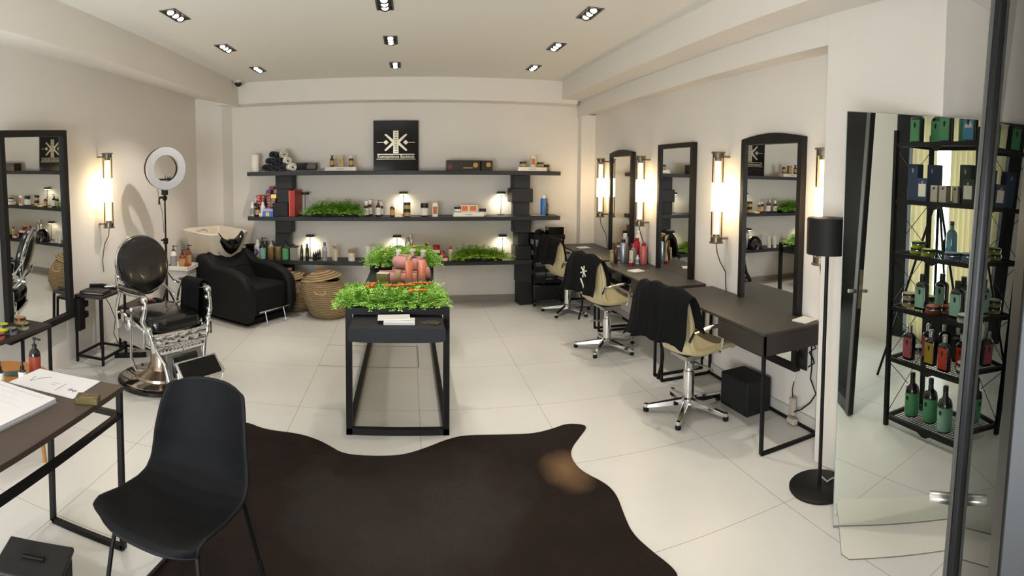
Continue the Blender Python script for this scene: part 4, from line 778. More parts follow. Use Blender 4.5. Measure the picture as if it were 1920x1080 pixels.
def basket(loc, rz, label, k=1.0):
    t = thing('wicker_basket', label, 'basket', loc, rz, 'lidded wicker baskets'); lean = lambda z: -.26 * max(0, z - .12)
    prof = [(.01, .0), (.19, .0), (.225, .03), (.275, .14), (.29, .22), (.285, .30), (.262, .38), (.232, .445), (.222, .46)]
    def f(u, v):
        i = v * 8; a = int(min(i, 7)); q = i - a; r = prof[a][0] + (prof[a + 1][0] - prof[a][0]) * q; z = prof[a][1] + (prof[a + 1][1] - prof[a][1]) * q; an = 2 * PI * u
        return (k * (r * math.cos(an) + lean(z)), k * r * math.sin(an), k * (z - (.05 * math.cos(an) * -1) * (z / .46) ** 2 * -1 * .6))
    obj('basket_body', MB().grid(f, 40, 33, True), wick, t)
    lid = [(.236, .0), (.24, .012), (.21, .035), (.14, .065), (.06, .085), (.035, .09), (.03, .10), (.042, .115), (.042, .14), (.02, .15)]
    lo = obj('lid', MB().lathe([(r * k, z * k) for r, z in lid], 36), wick, t, loc=(k * -.09, 0, k * .452)); lo.rotation_euler = (0, -.16, 0)
    obj('lid_rim', MB().tube([(k * .238 * math.cos(a), k * .238 * math.sin(a), .006) for a in [2 * PI * q / 36 for q in range(36)]], .008, 6, closed=True), lightw, lo)
    for s in (-1.0, 1.0):
        A = s * .9 - PI / 2 + .9; obj('handle', MB().tube([(k * (.30 * math.cos(A + d) + lean(z)), k * .30 * math.sin(A + d), k * z) for d, z in ((-.22, .36), (-.2, .325), (-.1, .31), (.1, .31), (.2, .325), (.22, .36))], .009, 8), lightw, t)
    return t
basket((-.95, 6.43, 0), 0.0, 'round wicker basket with lid, right one beside the display table', 1.0)
basket((-1.40, 6.71, 0), 0.25, 'round wicker basket with lid, left one behind the black wash chair', .86)

# tin table and round stool table at the left edge
open_table('low_table', 'narrow black table with pomade tins under the left mirror', (-2.72, 2.84, 0), .30, .94, .585, .022, group=None, lower=False)
TZ = .585
LIM = M('tin_lime', (176, 190, 40), .45); ORA = M('tin_orange', (190, 130, 66), .45); GRY = M('tin_grey', (120, 118, 124), .45); PGN = M('tin_pale_green', (168, 176, 128), .45); RDT = M('tin_red', (170, 66, 44), .45)
tin((-2.645, 2.93, TZ), 'grey tin with black lid under the lime one', GRY); tin((-2.655, 2.85, TZ + .0465), 'lime green tin balanced on top of two others', LIM); tin((-2.63, 2.78, TZ), 'red tin at the front edge of the narrow table', RDT)
tin((-2.66, 3.085, TZ), 'pale green tin under the orange one on the narrow table', PGN); tin((-2.675, 3.065, TZ + .0465), 'orange tin stacked on the pale green tin', ORA)
rt = thing('round_side_table', 'round honey coloured wooden table beside the office desk', 'side table', (-2.265, 2.42, 0))
obj('tabletop', MB().lathe([(.29, .47), (.30, .475), (.30, .495), (.295, .5)], 48), M('honey_wood', (164, 112, 56), .45, var=.15, vs=6, stretch=(1, 8, 1)), rt)
for k in range(3):
    a = .4 + k * 2 * PI / 3; obj('leg', MB().cyl((.2 * math.cos(a), .2 * math.sin(a), .47), (.25 * math.cos(a), .25 * math.sin(a), 0), .018, .012), MATS['honey_wood'], rt)
RZ_ = .5
bottle((-2.10, 2.53, RZ_), 'tall black bottle with orange red sides on the round wooden table', .245, .036, black_b, blackcap, M('label_rust', (150, 62, 40), .5), 'pump', lz=(.08, .55)); bottle((-2.09, 2.40, RZ_), 'small dropper bottle in front of the tall black one', .14, .024, black_b, blackcap, labw, 'dropper'); bottle((-2.18, 2.30, RZ_), 'small dropper bottle at the left end of the round table', .15, .026, black_b, blackcap, labw, 'dropper')
o = obj('cosmetic_tube', MB().hexa([(-.07, -.025, 0), (.06, -.018, 0), (.06, .018, 0), (-.07, .025, 0), (-.07, -.025, .006), (.06, -.016, .03), (.06, .016, .03), (-.07, .025, .006)]), M('tube_blue', (62, 92, 148), .35), loc=(-2.06, 2.59, RZ_), rz=-.5, bevel=.005); tag(o, 'blue tube lying flat on the round wooden table', 'tube'); obj('cap', MB().cyl((.06, 0, .016), (.085, 0, .016), .015), whitep, o)
o = obj('cosmetic_tube', MB().hexa([(-.07, -.025, 0), (.06, -.018, 0), (.06, .018, 0), (-.07, .025, 0), (-.07, -.025, .006), (.06, -.016, .03), (.06, .016, .03), (-.07, .025, .006)]), M('tube_teal', (52, 74, 72), .35), loc=(-2.25, 2.47, RZ_), rz=.5, bevel=.005); tag(o, 'dark teal tube lying behind the dropper bottles', 'tube'); obj('cap', MB().cyl((.06, 0, .016), (.1, 0, .016), .016), M('tube_cap_grey', (150, 156, 158), .4), o)

# office desk at the left front
dk = thing('office_desk', 'brown topped desk with thin black frame and papers in the left corner', 'desk', (-1.445, 1.3, 0))
topb = M('desk_brown', (66, 54, 46), .5, var=.18, vs=5, bump=.05, bs=40)
obj('tabletop', MB().box(-.215, -.75, .735, .215, .80, .76), topb, dk, bevel=.002)
for y in (-.72, .785):
    mb = MB().bar((-.2, y, .01), (-.2, y, .735), .024).bar((.2, y, .01), (.2, y, .735), .024).bar((-.2, y, .012), (.2, y, .012), .024).bar((-.2, y, .63), (.2, y, .63), .024); obj('end_frame', mb, blackm, dk)
obj('stretcher', MB().bar((.2, -.72, .63), (.2, .785, .63), .024).bar((-.2, -.72, .63), (-.2, .785, .63), .024), blackm, dk)
DZ = .76
paper = M('sheet_white', (214, 212, 214), .7); pline = M('pencil_grey', (150, 150, 156), .7)
def sheet(poly, z, label, name='paper_sheet', th=.0008, cat='paper', mat=None):
    o = obj(name, MB().prism(poly, 0, th), mat or paper, loc=(0, 0, z)); return tag(o, label, cat)
pb = sheet([(-1.70, 2.085), (-1.545, 2.09), (-1.545, 1.862), (-1.705, 1.86)], DZ, 'pale brochure page with a sketched V on the left half', 'brochure_page', .002)
pb2 = sheet([(-1.545, 2.09), (-1.35, 2.095), (-1.345, 1.868), (-1.545, 1.862)], DZ, 'pale brochure page with the small black emblem', 'brochure_page', .002)
obj('sketch_line', MB().tube([(-1.65, 1.99, .0024), (-1.635, 1.93, .0024), (-1.61, 1.985, .0024), (-1.575, 2.02, .0024)], .0012, 4), M('ink_grey', (80, 80, 84), .7), pb)
em = obj('emblem', emblem_mb(.03, .0006), inkd, pb2, loc=(-1.40, 1.94, .0024)); em.rotation_euler = (-PI / 2, 0, -.25)
obj('print_rule', MB().box(-1.47, 1.90, .002, -1.465, 1.99, .0024).box(-1.53, 1.97, .002, -1.49, 1.974, .0024).box(-1.53, 1.95, .002, -1.50, 1.954, .0024), pline, pb2)
nb = thing('spiral_notebook', 'open spiral notebook of white printed sheets on the desk', 'notebook', (-1.56, 1.64, DZ), -.05)
obj('cover', MB().box(-.17, -.22, 0, .175, .17, .003), M('cover_clear', (150, 150, 156), .3), nb); obj('page_block', MB().box(-.168, -.215, .003, .17, .165, .02), M('page_block', (222, 222, 230), .7), nb, bevel=.002); obj('top_sheet', MB().box(-.17, -.218, .0205, .172, .163, .0215), paper, nb)
sp_ = MB()
for k in range(34):
    x = -.162 + k * .0098; sp_.tube([(x, .17 + .009 * math.cos(a), .012 + .011 * math.sin(a)) for a in [q * PI / 5 for q in range(10)]], .0011, 5, closed=True)
obj('spiral_wire', sp_, steel, nb)
ln = MB()
for k in range(7): ln.box(-.12, .09 - k * .045, .0215, .02 + .1 * ((k * 7) % 3) / 2, .0925 - k * .045, .0219)
for k in range(24): ln.box(-.13 + k * .011, .125, .0215, -.123 + k * .011, .135, .0219)
obj('faint_print', ln, M('print_faint', (188, 190, 200), .7), nb)
o = carton((-1.275, 1.875, DZ), 'small olive box with gold emblem on the desk edge', (.095, .062, .026), M('olive_box', (84, 74, 24), .4, var=.1), rz=.35); em = obj('emblem', emblem_mb(.02, .0006), gold, o, loc=(-.01, .006, .0265)); em.rotation_euler = (-PI / 2, 0, 0); obj('gold_line', MB().box(-.03, -.02, .026, .035, -.015, .0266), gold, o); obj('lid_top', MB().box(-.047, -.0305, .022, .047, .0305, .0262), M('olive_lid', (64, 54, 34), .4), o)
o = obj('black_case', MB().box(-.14, -.11, 0, .14, .11, .115), blackmat, loc=(-1.43, 1.67, 0), rz=.35, bevel=.02); tag(o, 'black case on the floor in the bottom left corner', 'case'); obj('lid', MB().box(-.145, -.115, .115, .145, .115, .14), M('case_lid', (34, 34, 34), .6), o, bevel=.008); obj('handle', MB().box(-.05, -.008, .14, .05, .012, .152), blackm, o, bevel=.004)
# ------------------------------------------------------------------ moulded chair at the desk
sc_ = thing('shell_chair', 'black moulded leather chair with thin steel legs beside the desk', 'chair', (-.855, 1.87, .007), math.radians(172))
leather = M('worn_black_leather', (15, 15, 17), .66, var=.35, vs=7, bump=.06, bs=90, spec=.12)
PROF = [(.275, .425), (.26, .445), (.20, .44), (.08, .42), (-.04, .415), (-.12, .43), (-.175, .475), (-.205, .55), (-.225, .64), (-.245, .73), (-.262, .80), (-.27, .825)]
def shell(u, v):
    i = v * (len(PROF) - 1); a = int(min(i, len(PROF) - 2)); q = i - a
    y = PROF[a][0] + (PROF[a + 1][0] - PROF[a][0]) * q; z = PROF[a][1] + (PROF[a + 1][1] - PROF[a][1]) * q
    hw = (.205, .222, .228, .228, .228, .226, .222, .215, .205, .192, .172, .145)
    w_ = hw[a] + (hw[a + 1] - hw[a]) * q; s = 2 * u - 1
    up = .055 * abs(s) ** 2.6 * (1 - v) * min(1, v * 5 + .15); fw = .07 * abs(s) ** 2.4 * max(0, min(1, (v - .35) * 3)) * (1 - max(0, v - .8) * 2.2)
    y += fw; z += up
    if v < .12: y -= .045 * abs(s) ** 3 * (1 - v / .12)
    if v > .9: z -= .02 * abs(s) ** 3 * (v - .9) * 10
    return (s * w_, y, z)
obj('seat_shell', MB().grid(shell, 25, 45), leather, sc_, solid=.014, sub=1)
obj('shell_piping', MB().tube([shell(0, k / 30) for k in range(31)] + [shell(k / 10, 1) for k in range(1, 10)] + [shell(1, 1 - k / 30) for k in range(31)] + [shell(1 - k / 12, 0) for k in range(1, 12)], .008, 6, closed=True), M('leather_edge', (22, 22, 23), .7, spec=.2), sc_)
for s in (-1, 1):
    obj('leg', MB().tube([(s * .17, .17, .42), (s * .19, .19, .30), (s * .215, .225, .03), (s * .21, .20, .012), (s * .21, -.28, .012), (s * .205, -.30, .03), (s * .17, -.19, .40), (s * .15, -.15, .43)], .009, 8), blackm, sc_)
    obj('foot_cap', MB().tube([(s * .21, -.26, .011), (s * .208, -.297, .02), (s * .2, -.28, .09)], .013, 8), blackmat, sc_)
obj('under_bar', MB().cyl((-.16, .12, .405), (.16, .12, .405), .009).cyl((-.15, -.1, .405), (.15, -.1, .405), .009), blackm, sc_)

# ------------------------------------------------------------------ antique barber chair
bc = thing('barber_chair', 'antique chrome barber chair with round black leather back', 'barber chair', (-1.99, 4.03, 0), math.radians(-121))
bleath = M('polished_black_leather', (13, 13, 14), .25, coat=.35, bump=.02, bs=60)
obj('base_ring', MB().lathe([(.34, 0), (.365, .006), (.365, .03), (.345, .042)], 56), blackgloss, bc)
obj('base_plate', MB().lathe([(.345, .04), (.33, .05), (.20, .055), (.19, .06)], 56), M('base_chrome', (190, 182, 172), .1, metal=1), bc)
obj('base_bell', MB().lathe([(.225, .055), (.22, .075), (.17, .095), (.115, .115), (.09, .16), (.085, .36)], 44), M('bell_nickel', (196, 176, 158), .22, metal=.9), bc)
obj('under_frame', MB().box(-.24, -.24, .36, .24, .24, .41).box(-.27, -.22, .40, -.235, .26, .50).box(.235, -.22, .40, .27, .26, .50), chrome, bc, bevel=.008)
seatmb = MB().grid(lambda u, v: ((lambda a, e: (.255 * math.copysign(abs(math.cos(a)) ** .45, math.cos(a)) * e[0], .02 + .27 * math.copysign(abs(math.sin(a)) ** .45, math.sin(a)) * e[0], e[1]))(2 * PI * u, [(.90, .475), (1.0, .50), (1.01, .54), (.97, .575), (.85, .597), (.6, .607), (.3, .609), (.02, .61)][int(round(v * 7))])), 48, 8, True)
obj('seat_cushion', seatmb, bleath, bc)
obj('front_apron', MB().grid(lambda u, v: (-.27 + .54 * u, .285 + .03 * math.sin(PI * u) + .008 * math.sin(10 * PI * u), .40 + .085 * v), 40, 3), chrome, bc, solid=.018)
obj('apron_moulding', MB().tube([(-.275, .29, .485), (-.14, .315, .487), (0, .322, .488), (.14, .315, .487), (.275, .29, .485)], .011, 8).tube([(-.275, .29, .40), (-.14, .315, .40), (0, .325, .40), (.14, .315, .40), (.275, .29, .40)], .009, 8), chrome, bc)
fil = MB()
for k in range(13):
    x = -.21 + k * .035; fil.tube([(x, .315, .335), (x + .012, .32, .352), (x, .318, .37), (x - .012, .32, .352)], .006, 6, closed=True)
    fil.tube([(x, .315, .37), (x + .017, .318, .385), (x + .03, .315, .37)], .005, 6)
obj('filigree', fil.tube([(-.23, .312, .39), (.23, .312, .39)], .008, 8).tube([(-.22, .31, .33), (.22, .31, .33)], .008, 8), chrome, bc)
lr = MB()
lr.hexa([(-.20, .30, .34), (.20, .30, .34), (.20, .33, .34), (-.20, .33, .34), (-.20, .305, .36), (.20, .305, .36), (.20, .335, .36), (-.20, .335, .36)])
for s in (-1, 1):
    lr.tube([(s * .235, .29, .40), (s * .215, .31, .34), (s * .185, .34, .27), (s * .175, .38, .14), (s * .17, .42, .075)], .024, 10, rs=[.024, .02, .018, .022, .02])
obj('leg_rest_frame', lr.box(-.17, .355, .12, .17, .385, .14), chrome, bc)
obj('leg_rest_panel', MB().hexa([(-.165, .36, .13), (.165, .36, .13), (.165, .375, .13), (-.165, .375, .13), (-.165, .315, .33), (.165, .315, .33), (.165, .33, .33), (-.165, .33, .33)]), M('panel_chrome', (205, 205, 207), .18, metal=1), bc)
obj('leg_rest_pad', MB().hexa([(-.12, .372, .155), (.12, .372, .155), (.12, .392, .155), (-.12, .392, .155), (-.12, .325, .315), (.12, .325, .315), (.12, .347, .315), (-.12, .347, .315)]), bleath, bc, bevel=.012)
obj('step_plate', MB().prism([(-.19, .38), (.19, .38), (.17, .50), (.09, .56), (-.09, .56), (-.17, .50)], .05, .068), chrome, bc, bevel=.004)
st = MB(); rnd = random.Random(2)
for k in range(26):
    x, y = rnd.uniform(-.15, .15), rnd.uniform(.40, .53); r_ = rnd.uniform(.012, .022); st.tube([(x + r_ * math.cos(a), y + r_ * math.sin(a), .070) for a in [q * PI / 4 for q in range(8)]], .004, 5, closed=True)
obj('step_relief', st, chrome, bc)
fp = T(0, .53, .25, 0, math.radians(-48))
obj('foot_board', MB().box(-.19, -.085, -.012, .19, .085, .012, fp), chrome, bc, bevel=.006)
obj('foot_pad', MB().box(-.17, -.07,   .012, .17, .07, .022, fp), M('rubber_black', (12, 12, 12), .7, spec=.2), bc, bevel=.006)
for s in (-1, 1): obj('foot_arm', MB().tube([(s * .19, .52, .25), (s * .205, .56, .20), (s * .20, .55, .12), (s * .17, .49, .08), (s * .15, .45, .085)], .013, 8), chrome, bc)
for s in (-1, 1):
    ar = MB().tube([(s * .25, .285, .36), (s * .262, .30, .44), (s * .275, .29, .50), (s * .30, .265, .545), (s * .325, .255, .60), (s * .315, .27, .66), (s * .305, .275, .72), (s * .305, .265, .765)], .018, 10, rs=[.02, .024, .02, .02, .022, .018, .016, .02])
    ar.ball((s * .305, .255, .765), .032).tube([(s * .29, -.20, .45), (s * .31, -.19, .60), (s * .305, -.15, .72), (s * .305, -.12, .77)], .015, 8).tube([(s * .27, .2, .5), (s * .31, .1, .56), (s * .31, -.1, .60), (s * .29, -.2, .58)], .011, 8)
    ar.ball((s * .285, .28, .53), .028).ball((s * .32, .25, .60), .024).ball((s * .305, .24, .70), .022)
    obj('arm_support', ar, chrome, bc)
    obj('side_plate', MB().hexa([(s * .272, -.2, .36), (s * .285, -.2, .36), (s * .285, .2, .36), (s * .272, .2, .36), (s * .272, -.2, .52), (s * .285, -.2, .52), (s * .285, .2, .52), (s * .272, .2, .52)]), M('panel_chrome', (205, 205, 207), .18, metal=1), bc, bevel=.004)
    obj('arm_rail', MB().ball((s * .305, .06, .785), (.048, .225, .022), 20), chrome, bc)
    obj('arm_pad', MB().ball((s * .305, .04, .80), (.043, .20, .026), 20), bleath, bc)
BT = T(0, -.265, .945, 0, math.radians(-76))
def disc(r, prof, n=48): return MB().lathe([(r * a, z) for a, z in prof], n, BT)
obj('back_cushion', disc(.25, [(.86, -.035), (.97, -.02), (1.0, .0), (.985, .03), (.93, .05), (.75, .062), (.4, .066), (.02, .067)]), bleath, bc)
obj('back_rim', MB().tube([tuple(BT @ Vector((.252 * math.cos(a), .252 * math.sin(a), -.012))) for a in [2 * PI * k / 48 for k in range(48)]], .013, 8, closed=True), chrome, bc)
obj('back_shell', disc(.24, [(.2, -.055), (.7, -.05), (.95, -.035), (.96, -.03)]), M('panel_chrome', (205, 205, 207), .18, metal=1), bc)
for s in (-1, 1): obj('back_strut', MB().tube([(s * .20, -.30, .97), (s * .25, -.28, .88), (s * .285, -.21, .78), (s * .30, -.12, .76)], .011, 8).tube([(s * .17, -.30, .80), (s * .24, -.27, .72), (s * .29, -.19, .64)], .010, 8), chrome, bc)
obj('tilt_lever', MB().tube([(.33, .10, .66), (.335, .11, .58), (.35, .12, .46), (.365, .14, .30), (.345, .18, .215), (.30, .20, .21)], .011, 8, rs=[.012, .010, .010, .012, .012, .009]).ball((.33, .10, .665), .02).ball((.305, -.02, .52), (.02, .05, .06)), chrome, bc)
# black towel over the chair's arm on the side of the wash chair
tw = MB().grid(lambda u, v: ((lambda q: (-.305 + (.060 + .004 * math.sin(7 * u + 3)) * math.copysign(min(1, abs(q) * 3.0), q) - .012 * max(0, abs(q) - .33) * math.sin(16 * u), .20 - .24 * u + .012 * math.sin(5 * q), .832 - max(0, abs(q) - .30) * (.62 if q < 0 else .44) - .02 * min(1, (abs(q) * 3) ** 2)))(2 * v - 1)), 18, 40)
o = obj('towel', tw, blackfab, None, loc=bc.location, rz=math.radians(-121), solid=.012); tag(o, 'black towel hanging over the arm of the barber chair', 'towel')
obj('hem', MB().tube([(-.375, .2 - .24 * k / 8, .40 - .0 * k) for k in range(9)], .006, 6), blackfab, o)

# ------------------------------------------------------------------ styling chairs
cream = M('cream_leather', (204, 190, 148), .42, var=.05, vs=5, bump=.03, bs=120)
SP = [(.26, .475), (.245, .488), (.15, .482), (.02, .470), (-.10, .472), (-.17, .495), (-.215, .55), (-.238, .62), (-.252, .70), (-.262, .78), (-.272, .86), (-.278, .92)]
def sshell(off):
    def f(u, v):
        i = v * (len(SP) - 1); a = int(min(i, len(SP) - 2)); q = i - a; y = SP[a][0] + (SP[a + 1][0] - SP[a][0]) * q; z = SP[a][1] + (SP[a + 1][1] - SP[a][1]) * q
        hw = (.17, .205, .232, .243, .245, .243, .24, .235, .228, .218, .205, .16); w_ = hw[a] + (hw[a + 1] - hw[a]) * q; s = 2 * u - 1
        z += .06 * abs(s) ** 2.2 * (1 - v) * min(1, v * 4) ; y += .075 * abs(s) ** 2 * max(0, min(1, (v - .4) * 3))
        return (s * w_, y, z)
    return f
def styling_chair(loc, az, label):
    t = thing('styling_chair', label, 'chair', loc, -az, 'cream styling chairs along the right wall')
    obj('seat_shell', cm(('sc', 1), lambda: mesh('seat_shell', MB().grid(sshell(0), 21, 40))), cream, t, solid=.042, sub=1)
    obj('shell_seam', cm(('sc', 2), lambda: mesh('shell_seam', MB().tube([sshell(0)(0, k / 24) for k in range(25)], .024, 8).tube([sshell(0)(1, k / 24) for k in range(25)], .024, 8).tube([sshell(0)(k / 12, 1) for k in range(13)], .023, 8))), M('cream_edge', (190, 174, 130), .5), t)
    for s in (-1, 1):
        obj('armrest', cm(('sc', 3, s), lambda: mesh('armrest', MB().tube([(s * .245, -.20, .60), (s * .275, -.19, .665), (s * .285, -.06, .685), (s * .285, .12, .69), (s * .285, .17, .685)], .013, 8).tube([(s * .285, .08, .685), (s * .27, .075, .58), (s * .24, .07, .47)], .010, 8))), chrome, t)
    obj('seat_plate', cm(('sc', 4), lambda: mesh('seat_plate', MB().box(-.09, -.10, .415, .09, .10, .435).box(-.05, -.06, .385, .05, .06, .415))), steel, t)
    obj('gas_column', cm(('sc', 5), lambda: mesh('gas_column', MB().lathe([(.05, .07), (.05, .10), (.040, .11), (.040, .30), (.032, .305), (.032, .40)], 22))), chrome, t)
    obj('height_lever', cm(('sc', 6), lambda: mesh('height_lever', MB().tube([(.04, 0, .36), (.16, .02, .37), (.22, .03, .355)], .007, 8).box(.02, -.03, .33, .07, .03, .37))), steel, t)
    leg = cm(('sc', 7), lambda: mesh('leg', MB().hexa([(.03, -.026, .055), (.30, -.017, .028), (.30, .017, .028), (.03, .026, .055), (.03, -.022, .10), (.30, -.014, .052), (.30, .014, .052), (.03, .022, .10)]).cyl((.305, 0, .03), (.305, 0, .056), .018, n=12)))
    ft = cm(('sc', 8), lambda: mesh('foot', MB().lathe([(.016, 0), (.02, .004), (.02, .028), (.012, .032)], 14)))
    for k in range(5):
        a = .35 + k * 2 * PI / 5; l = obj('leg', leg, chrome, t, rz=a, bevel=.003); obj('foot', ft, blackmat, l, loc=(.305, 0, 0))
    return t
styling_chair((1.94, 3.38, 0), math.radians(80), 'cream styling chair at the nearest desk under a black cape')
c2_ = styling_chair((1.90, 4.93, 0), math.radians(80), 'cream styling chair at the middle desk with a wire footrest')
styling_chair((1.93, 6.38, 0), math.radians(80), 'cream styling chair at the farthest desk beside the black trolley')
obj('foot_rest', MB().tube([(.0, .04, .27), (-.16, .10, .25), (-.30, .12, .20), (-.30, -.02, .20), (-.16, -.06, .25), (0, -.04, .27)], .007, 8), steel, c2_)

def cape(loc, az, label, seed, w_=.55, drop=.34, emblem=False):
    rnd = random.Random(seed); ph = [rnd.uniform(0, 6.28) for _ in range(4)]
    path = [(-.195, .72), (-.215, .82), (-.235, .915), (-.262, .965), (-.305, .962), (-.335, .90), (-.345, .80), (-.352, .70), (-.36, .70 - (drop - .26) * .6), (-.365, .70 - (drop - .24))]
    def f(u, v):
        i = v * (len(path) - 1); a = int(min(i, len(path) - 2)); q = i - a; y = path[a][0] + (path[a + 1][0] - path[a][0]) * q; z = path[a][1] + (path[a + 1][1] - path[a][1]) * q
        s = 2 * u - 1; h = max(0, v - .42) / .58
        x = s * (w_ / 2) * (1 + .16 * h) + .012 * math.sin(8 * v + ph[3])
        fold = (.028 * math.sin(7.5 * s + ph[0]) + .014 * math.sin(15 * s + ph[1])) * h
        z += -.055 * abs(s) ** 3 * (1 - .4 * h) + .03 * h * s - .008 * math.sin(9 * s + ph[1]); y += .075 * s * s * (1 - .5 * h) - abs(fold) * .8 + fold * .5
        return (x, y - .012, z)
    o = obj('hair_cape', MB().grid(f, 49, 34), blackfab, None, loc=loc, rz=-az, solid=.006); tag(o, label, 'cape', 'black hair capes over the styling chairs')
    obj('neck_tie', MB().grid(lambda u, v: (.17 + .03 * u, -.40 + .02 * math.sin(4 * v), .62 - .24 * v), 3, 8), blackfab, o, solid=.004)
    if emblem:
        fm = MB(); fl = M('cape_print', (214, 208, 196), .8)
        def on(u, v, px, pz): p = f(u, v); return (p[0] + px, p[1] - .012, p[2] + pz)
        c = f(.80, .66)
        for a in range(6):
            an = a * PI / 3 + .3; fm.tube([(c[0], c[1] - .016, c[2]), (c[0] + .055 * math.cos(an), c[1] - .020, c[2] + .055 * math.sin(an))], .007, 5)
        fm.tube([(c[0] - .05, c[1] - .02, c[2] - .07), (c[0] - .005, c[1] - .02, c[2] - .12), (c[0] + .02, c[1] - .02, c[2] - .16)], .008, 5); obj('star_emblem', fm, fl, o)
    return o
cape((1.94, 3.38, 0), math.radians(80), 'black cape over the back of the nearest styling chair', 1, .60, .34)
cape((1.90, 4.93, 0), math.radians(80), 'black cape with white emblem over the middle styling chair', 2, .54, .33, True)
cape((1.93, 6.38, 0), math.radians(80), 'black cape over the farthest styling chair by the trolley', 3, .52, .30)
# ------------------------------------------------------------------ right wall: desks, mirrors, lamps
dtop = M('desk_charcoal', (56, 54, 52), .5, var=.16, vs=6, bump=.04, bs=50)
def work_desk(y0, y1, x0, label, drawer=True):
    t = thing('styling_desk', label, 'desk', (2.245, (y0 + y1) / 2, 0), 0, 'charcoal styling desks along the right wall'); h = (y1 - y0) / 2; w_ = .245
    obj('tabletop', MB().box(-w_, -h, .742, w_, h, .76), dtop, t, bevel=.002)
    dr = obj('drawer_box', MB().box(-w_ + .002, -h + .002, .615, w_ - .02, -h + .52, .7415), M('drawer_charcoal', (48, 43, 40), .55, var=.2, vs=5), t, bevel=.003)
    obj('drawer_front', MB().box(-w_ - .002, -h + .01, .622, -w_ + .004, -h + .515, .736), MATS['drawer_charcoal'], dr, bevel=.001)
    for y in (-h + .012, h - .012):
        obj('leg_frame', MB().bar((-w_ + .012, y, 0.011), (-w_ + .012, y, .742), .02).bar((w_ - .012, y, 0.011), (w_ - .012, y, .742), .02).bar((-w_ + .012, y, .011), (w_ - .012, y, .011), .02), blackm, t)
    obj('back_rail', MB().bar((w_ - .012, -h + .012, .011), (w_ - .012, h - .012, .011), .02), blackm, t)
    return t
work_desk(2.585, 3.97, 2.0, 'charcoal desk nearest the floor lamp'); work_desk(4.075, 5.49, 2.0, 'charcoal middle desk crowded with hair products'); work_desk(5.595, 7.02, 2.0, 'charcoal desk at the far end next to the trolley')
mirror_frame('wall_mirror', 'black framed mirror with arched top above the nearest desk', .72, 1.625, .05, .045, (2.495, 3.165, .37), -PI / 2, arch=.035, group='black framed mirrors on the right wall')
mirror_frame('wall_mirror', 'black framed mirror with straight top above the middle desk', .71, 1.64, .05, .045, (2.495, 4.645, .37), -PI / 2, group='black framed mirrors on the right wall')
mirror_frame('wall_mirror', 'black framed mirror with arched top above the farthest desk', .70, 1.59, .05, .045, (2.495, 6.01, .37), -PI / 2, arch=.035, group='black framed mirrors on the right wall')
for y, lb in ((2.53, 'glowing tube lamp partly behind the black floor lamp shade'), (3.77, 'glowing tube lamp between the nearest and the middle mirror'), (5.30, 'glowing tube lamp between the middle and the farthest mirror'), (6.52, 'glowing tube lamp next to the back corner beyond the farthest mirror')):
    tube_lamp((2.392, y, 1.158), -PI / 2, lb)
# folded leaflets on the desks
def leaflet(loc, rz, label, k=1.0):
    o = obj('leaflet', MB().add([(-.07 * k, -.055, .001), (.07 * k, -.055, .001), (.07 * k, .055, .001), (-.07 * k, .055, .001), (-.07 * k, -.055, .004), (.07 * k, -.055, .004), (.07 * k, .055, .010), (-.07 * k, .055, .010)], [(0, 3, 2, 1), (4, 5, 6, 7), (0, 1, 5, 4), (1, 2, 6, 5), (2, 3, 7, 6), (3, 0, 4, 7)]), MATS['paper_white'], loc=loc, rz=rz); tag(o, label, 'leaflet', 'white leaflets on the styling desks'); obj('inner_page', MB().box(-.068 * k, -.054, .0, .068 * k, .056, .001), MATS['paper_edge'], o); return o
leaflet((2.42, 2.69, .76), .25, 'white leaflet at the near end of the nearest desk'); leaflet((2.17, 4.86, .76), .3, 'white leaflet on the middle desk'); leaflet((2.2, 6.6, .76), .2, 'white leaflet on the farthest desk', 1.1)
o = obj('business_card', MB().box(-.04, -.025, 0, .04, .025, .0015), M('card_brown', (96, 74, 54), .5), loc=(2.28, 4.83, .76), rz=.6); tag(o, 'small brown card lying beside the leaflet on the middle desk', 'card')
# products on the middle desk (its far end)
D2 = .76
rose = M('can_rose', (196, 104, 100), .35, metal=.2)
bottle((2.15, 5.36, D2), 'slim dark amber bottle with brown cap, left end of the products on the middle desk', .225, .02, amber, M('cap_brown', (120, 66, 26), .4), None, 'cap', group=None); carton((2.115, 5.39, D2), 'narrow pale gold carton behind the slim amber bottle', (.03, .03, .14), M('pale_gold', (196, 178, 120), .45), lab=labw)
bottle((2.24, 5.37, D2), 'silver spray can with blue tint beside the amber bottle', .255, .034, M('can_ice', (168, 180, 196), .3, metal=.7), blackcap, None, 'can', name='spray_can', cat='can'); bottle((2.28, 5.42, D2), 'tall grey spray can with white cap on the middle desk', .31, .034, M('can_grey', (176, 172, 168), .35, metal=.5), M('cap_pearl', (206, 204, 200), .4), None, 'can', name='spray_can', cat='can')
squeeze((2.26, 5.20, D2), 'cream tube with red cap in front of the products', .155, .05, M('tube_cream', (216, 206, 176), .4), redp, greyl, rz=-1.2); bottle((2.34, 5.32, D2), 'pink capped grey bottle in the middle of the products', .21, .032, M('grey_plastic', (140, 136, 134), .35), M('cap_pink', (206, 40, 84), .35), None, 'cap')
bottle((2.41, 5.40, D2), 'tall red can behind the pink capped bottle', .26, .034, redp, M('cap_red_dark', (160, 16, 26), .3), None, 'can', name='spray_can', cat='can'); bottle((2.42, 5.24, D2), 'rose can with red cap, largest in front on the middle desk', .225, .036, rose, M('cap_red_dark', (160, 16, 26), .3), None, 'can', name='spray_can', cat='can')
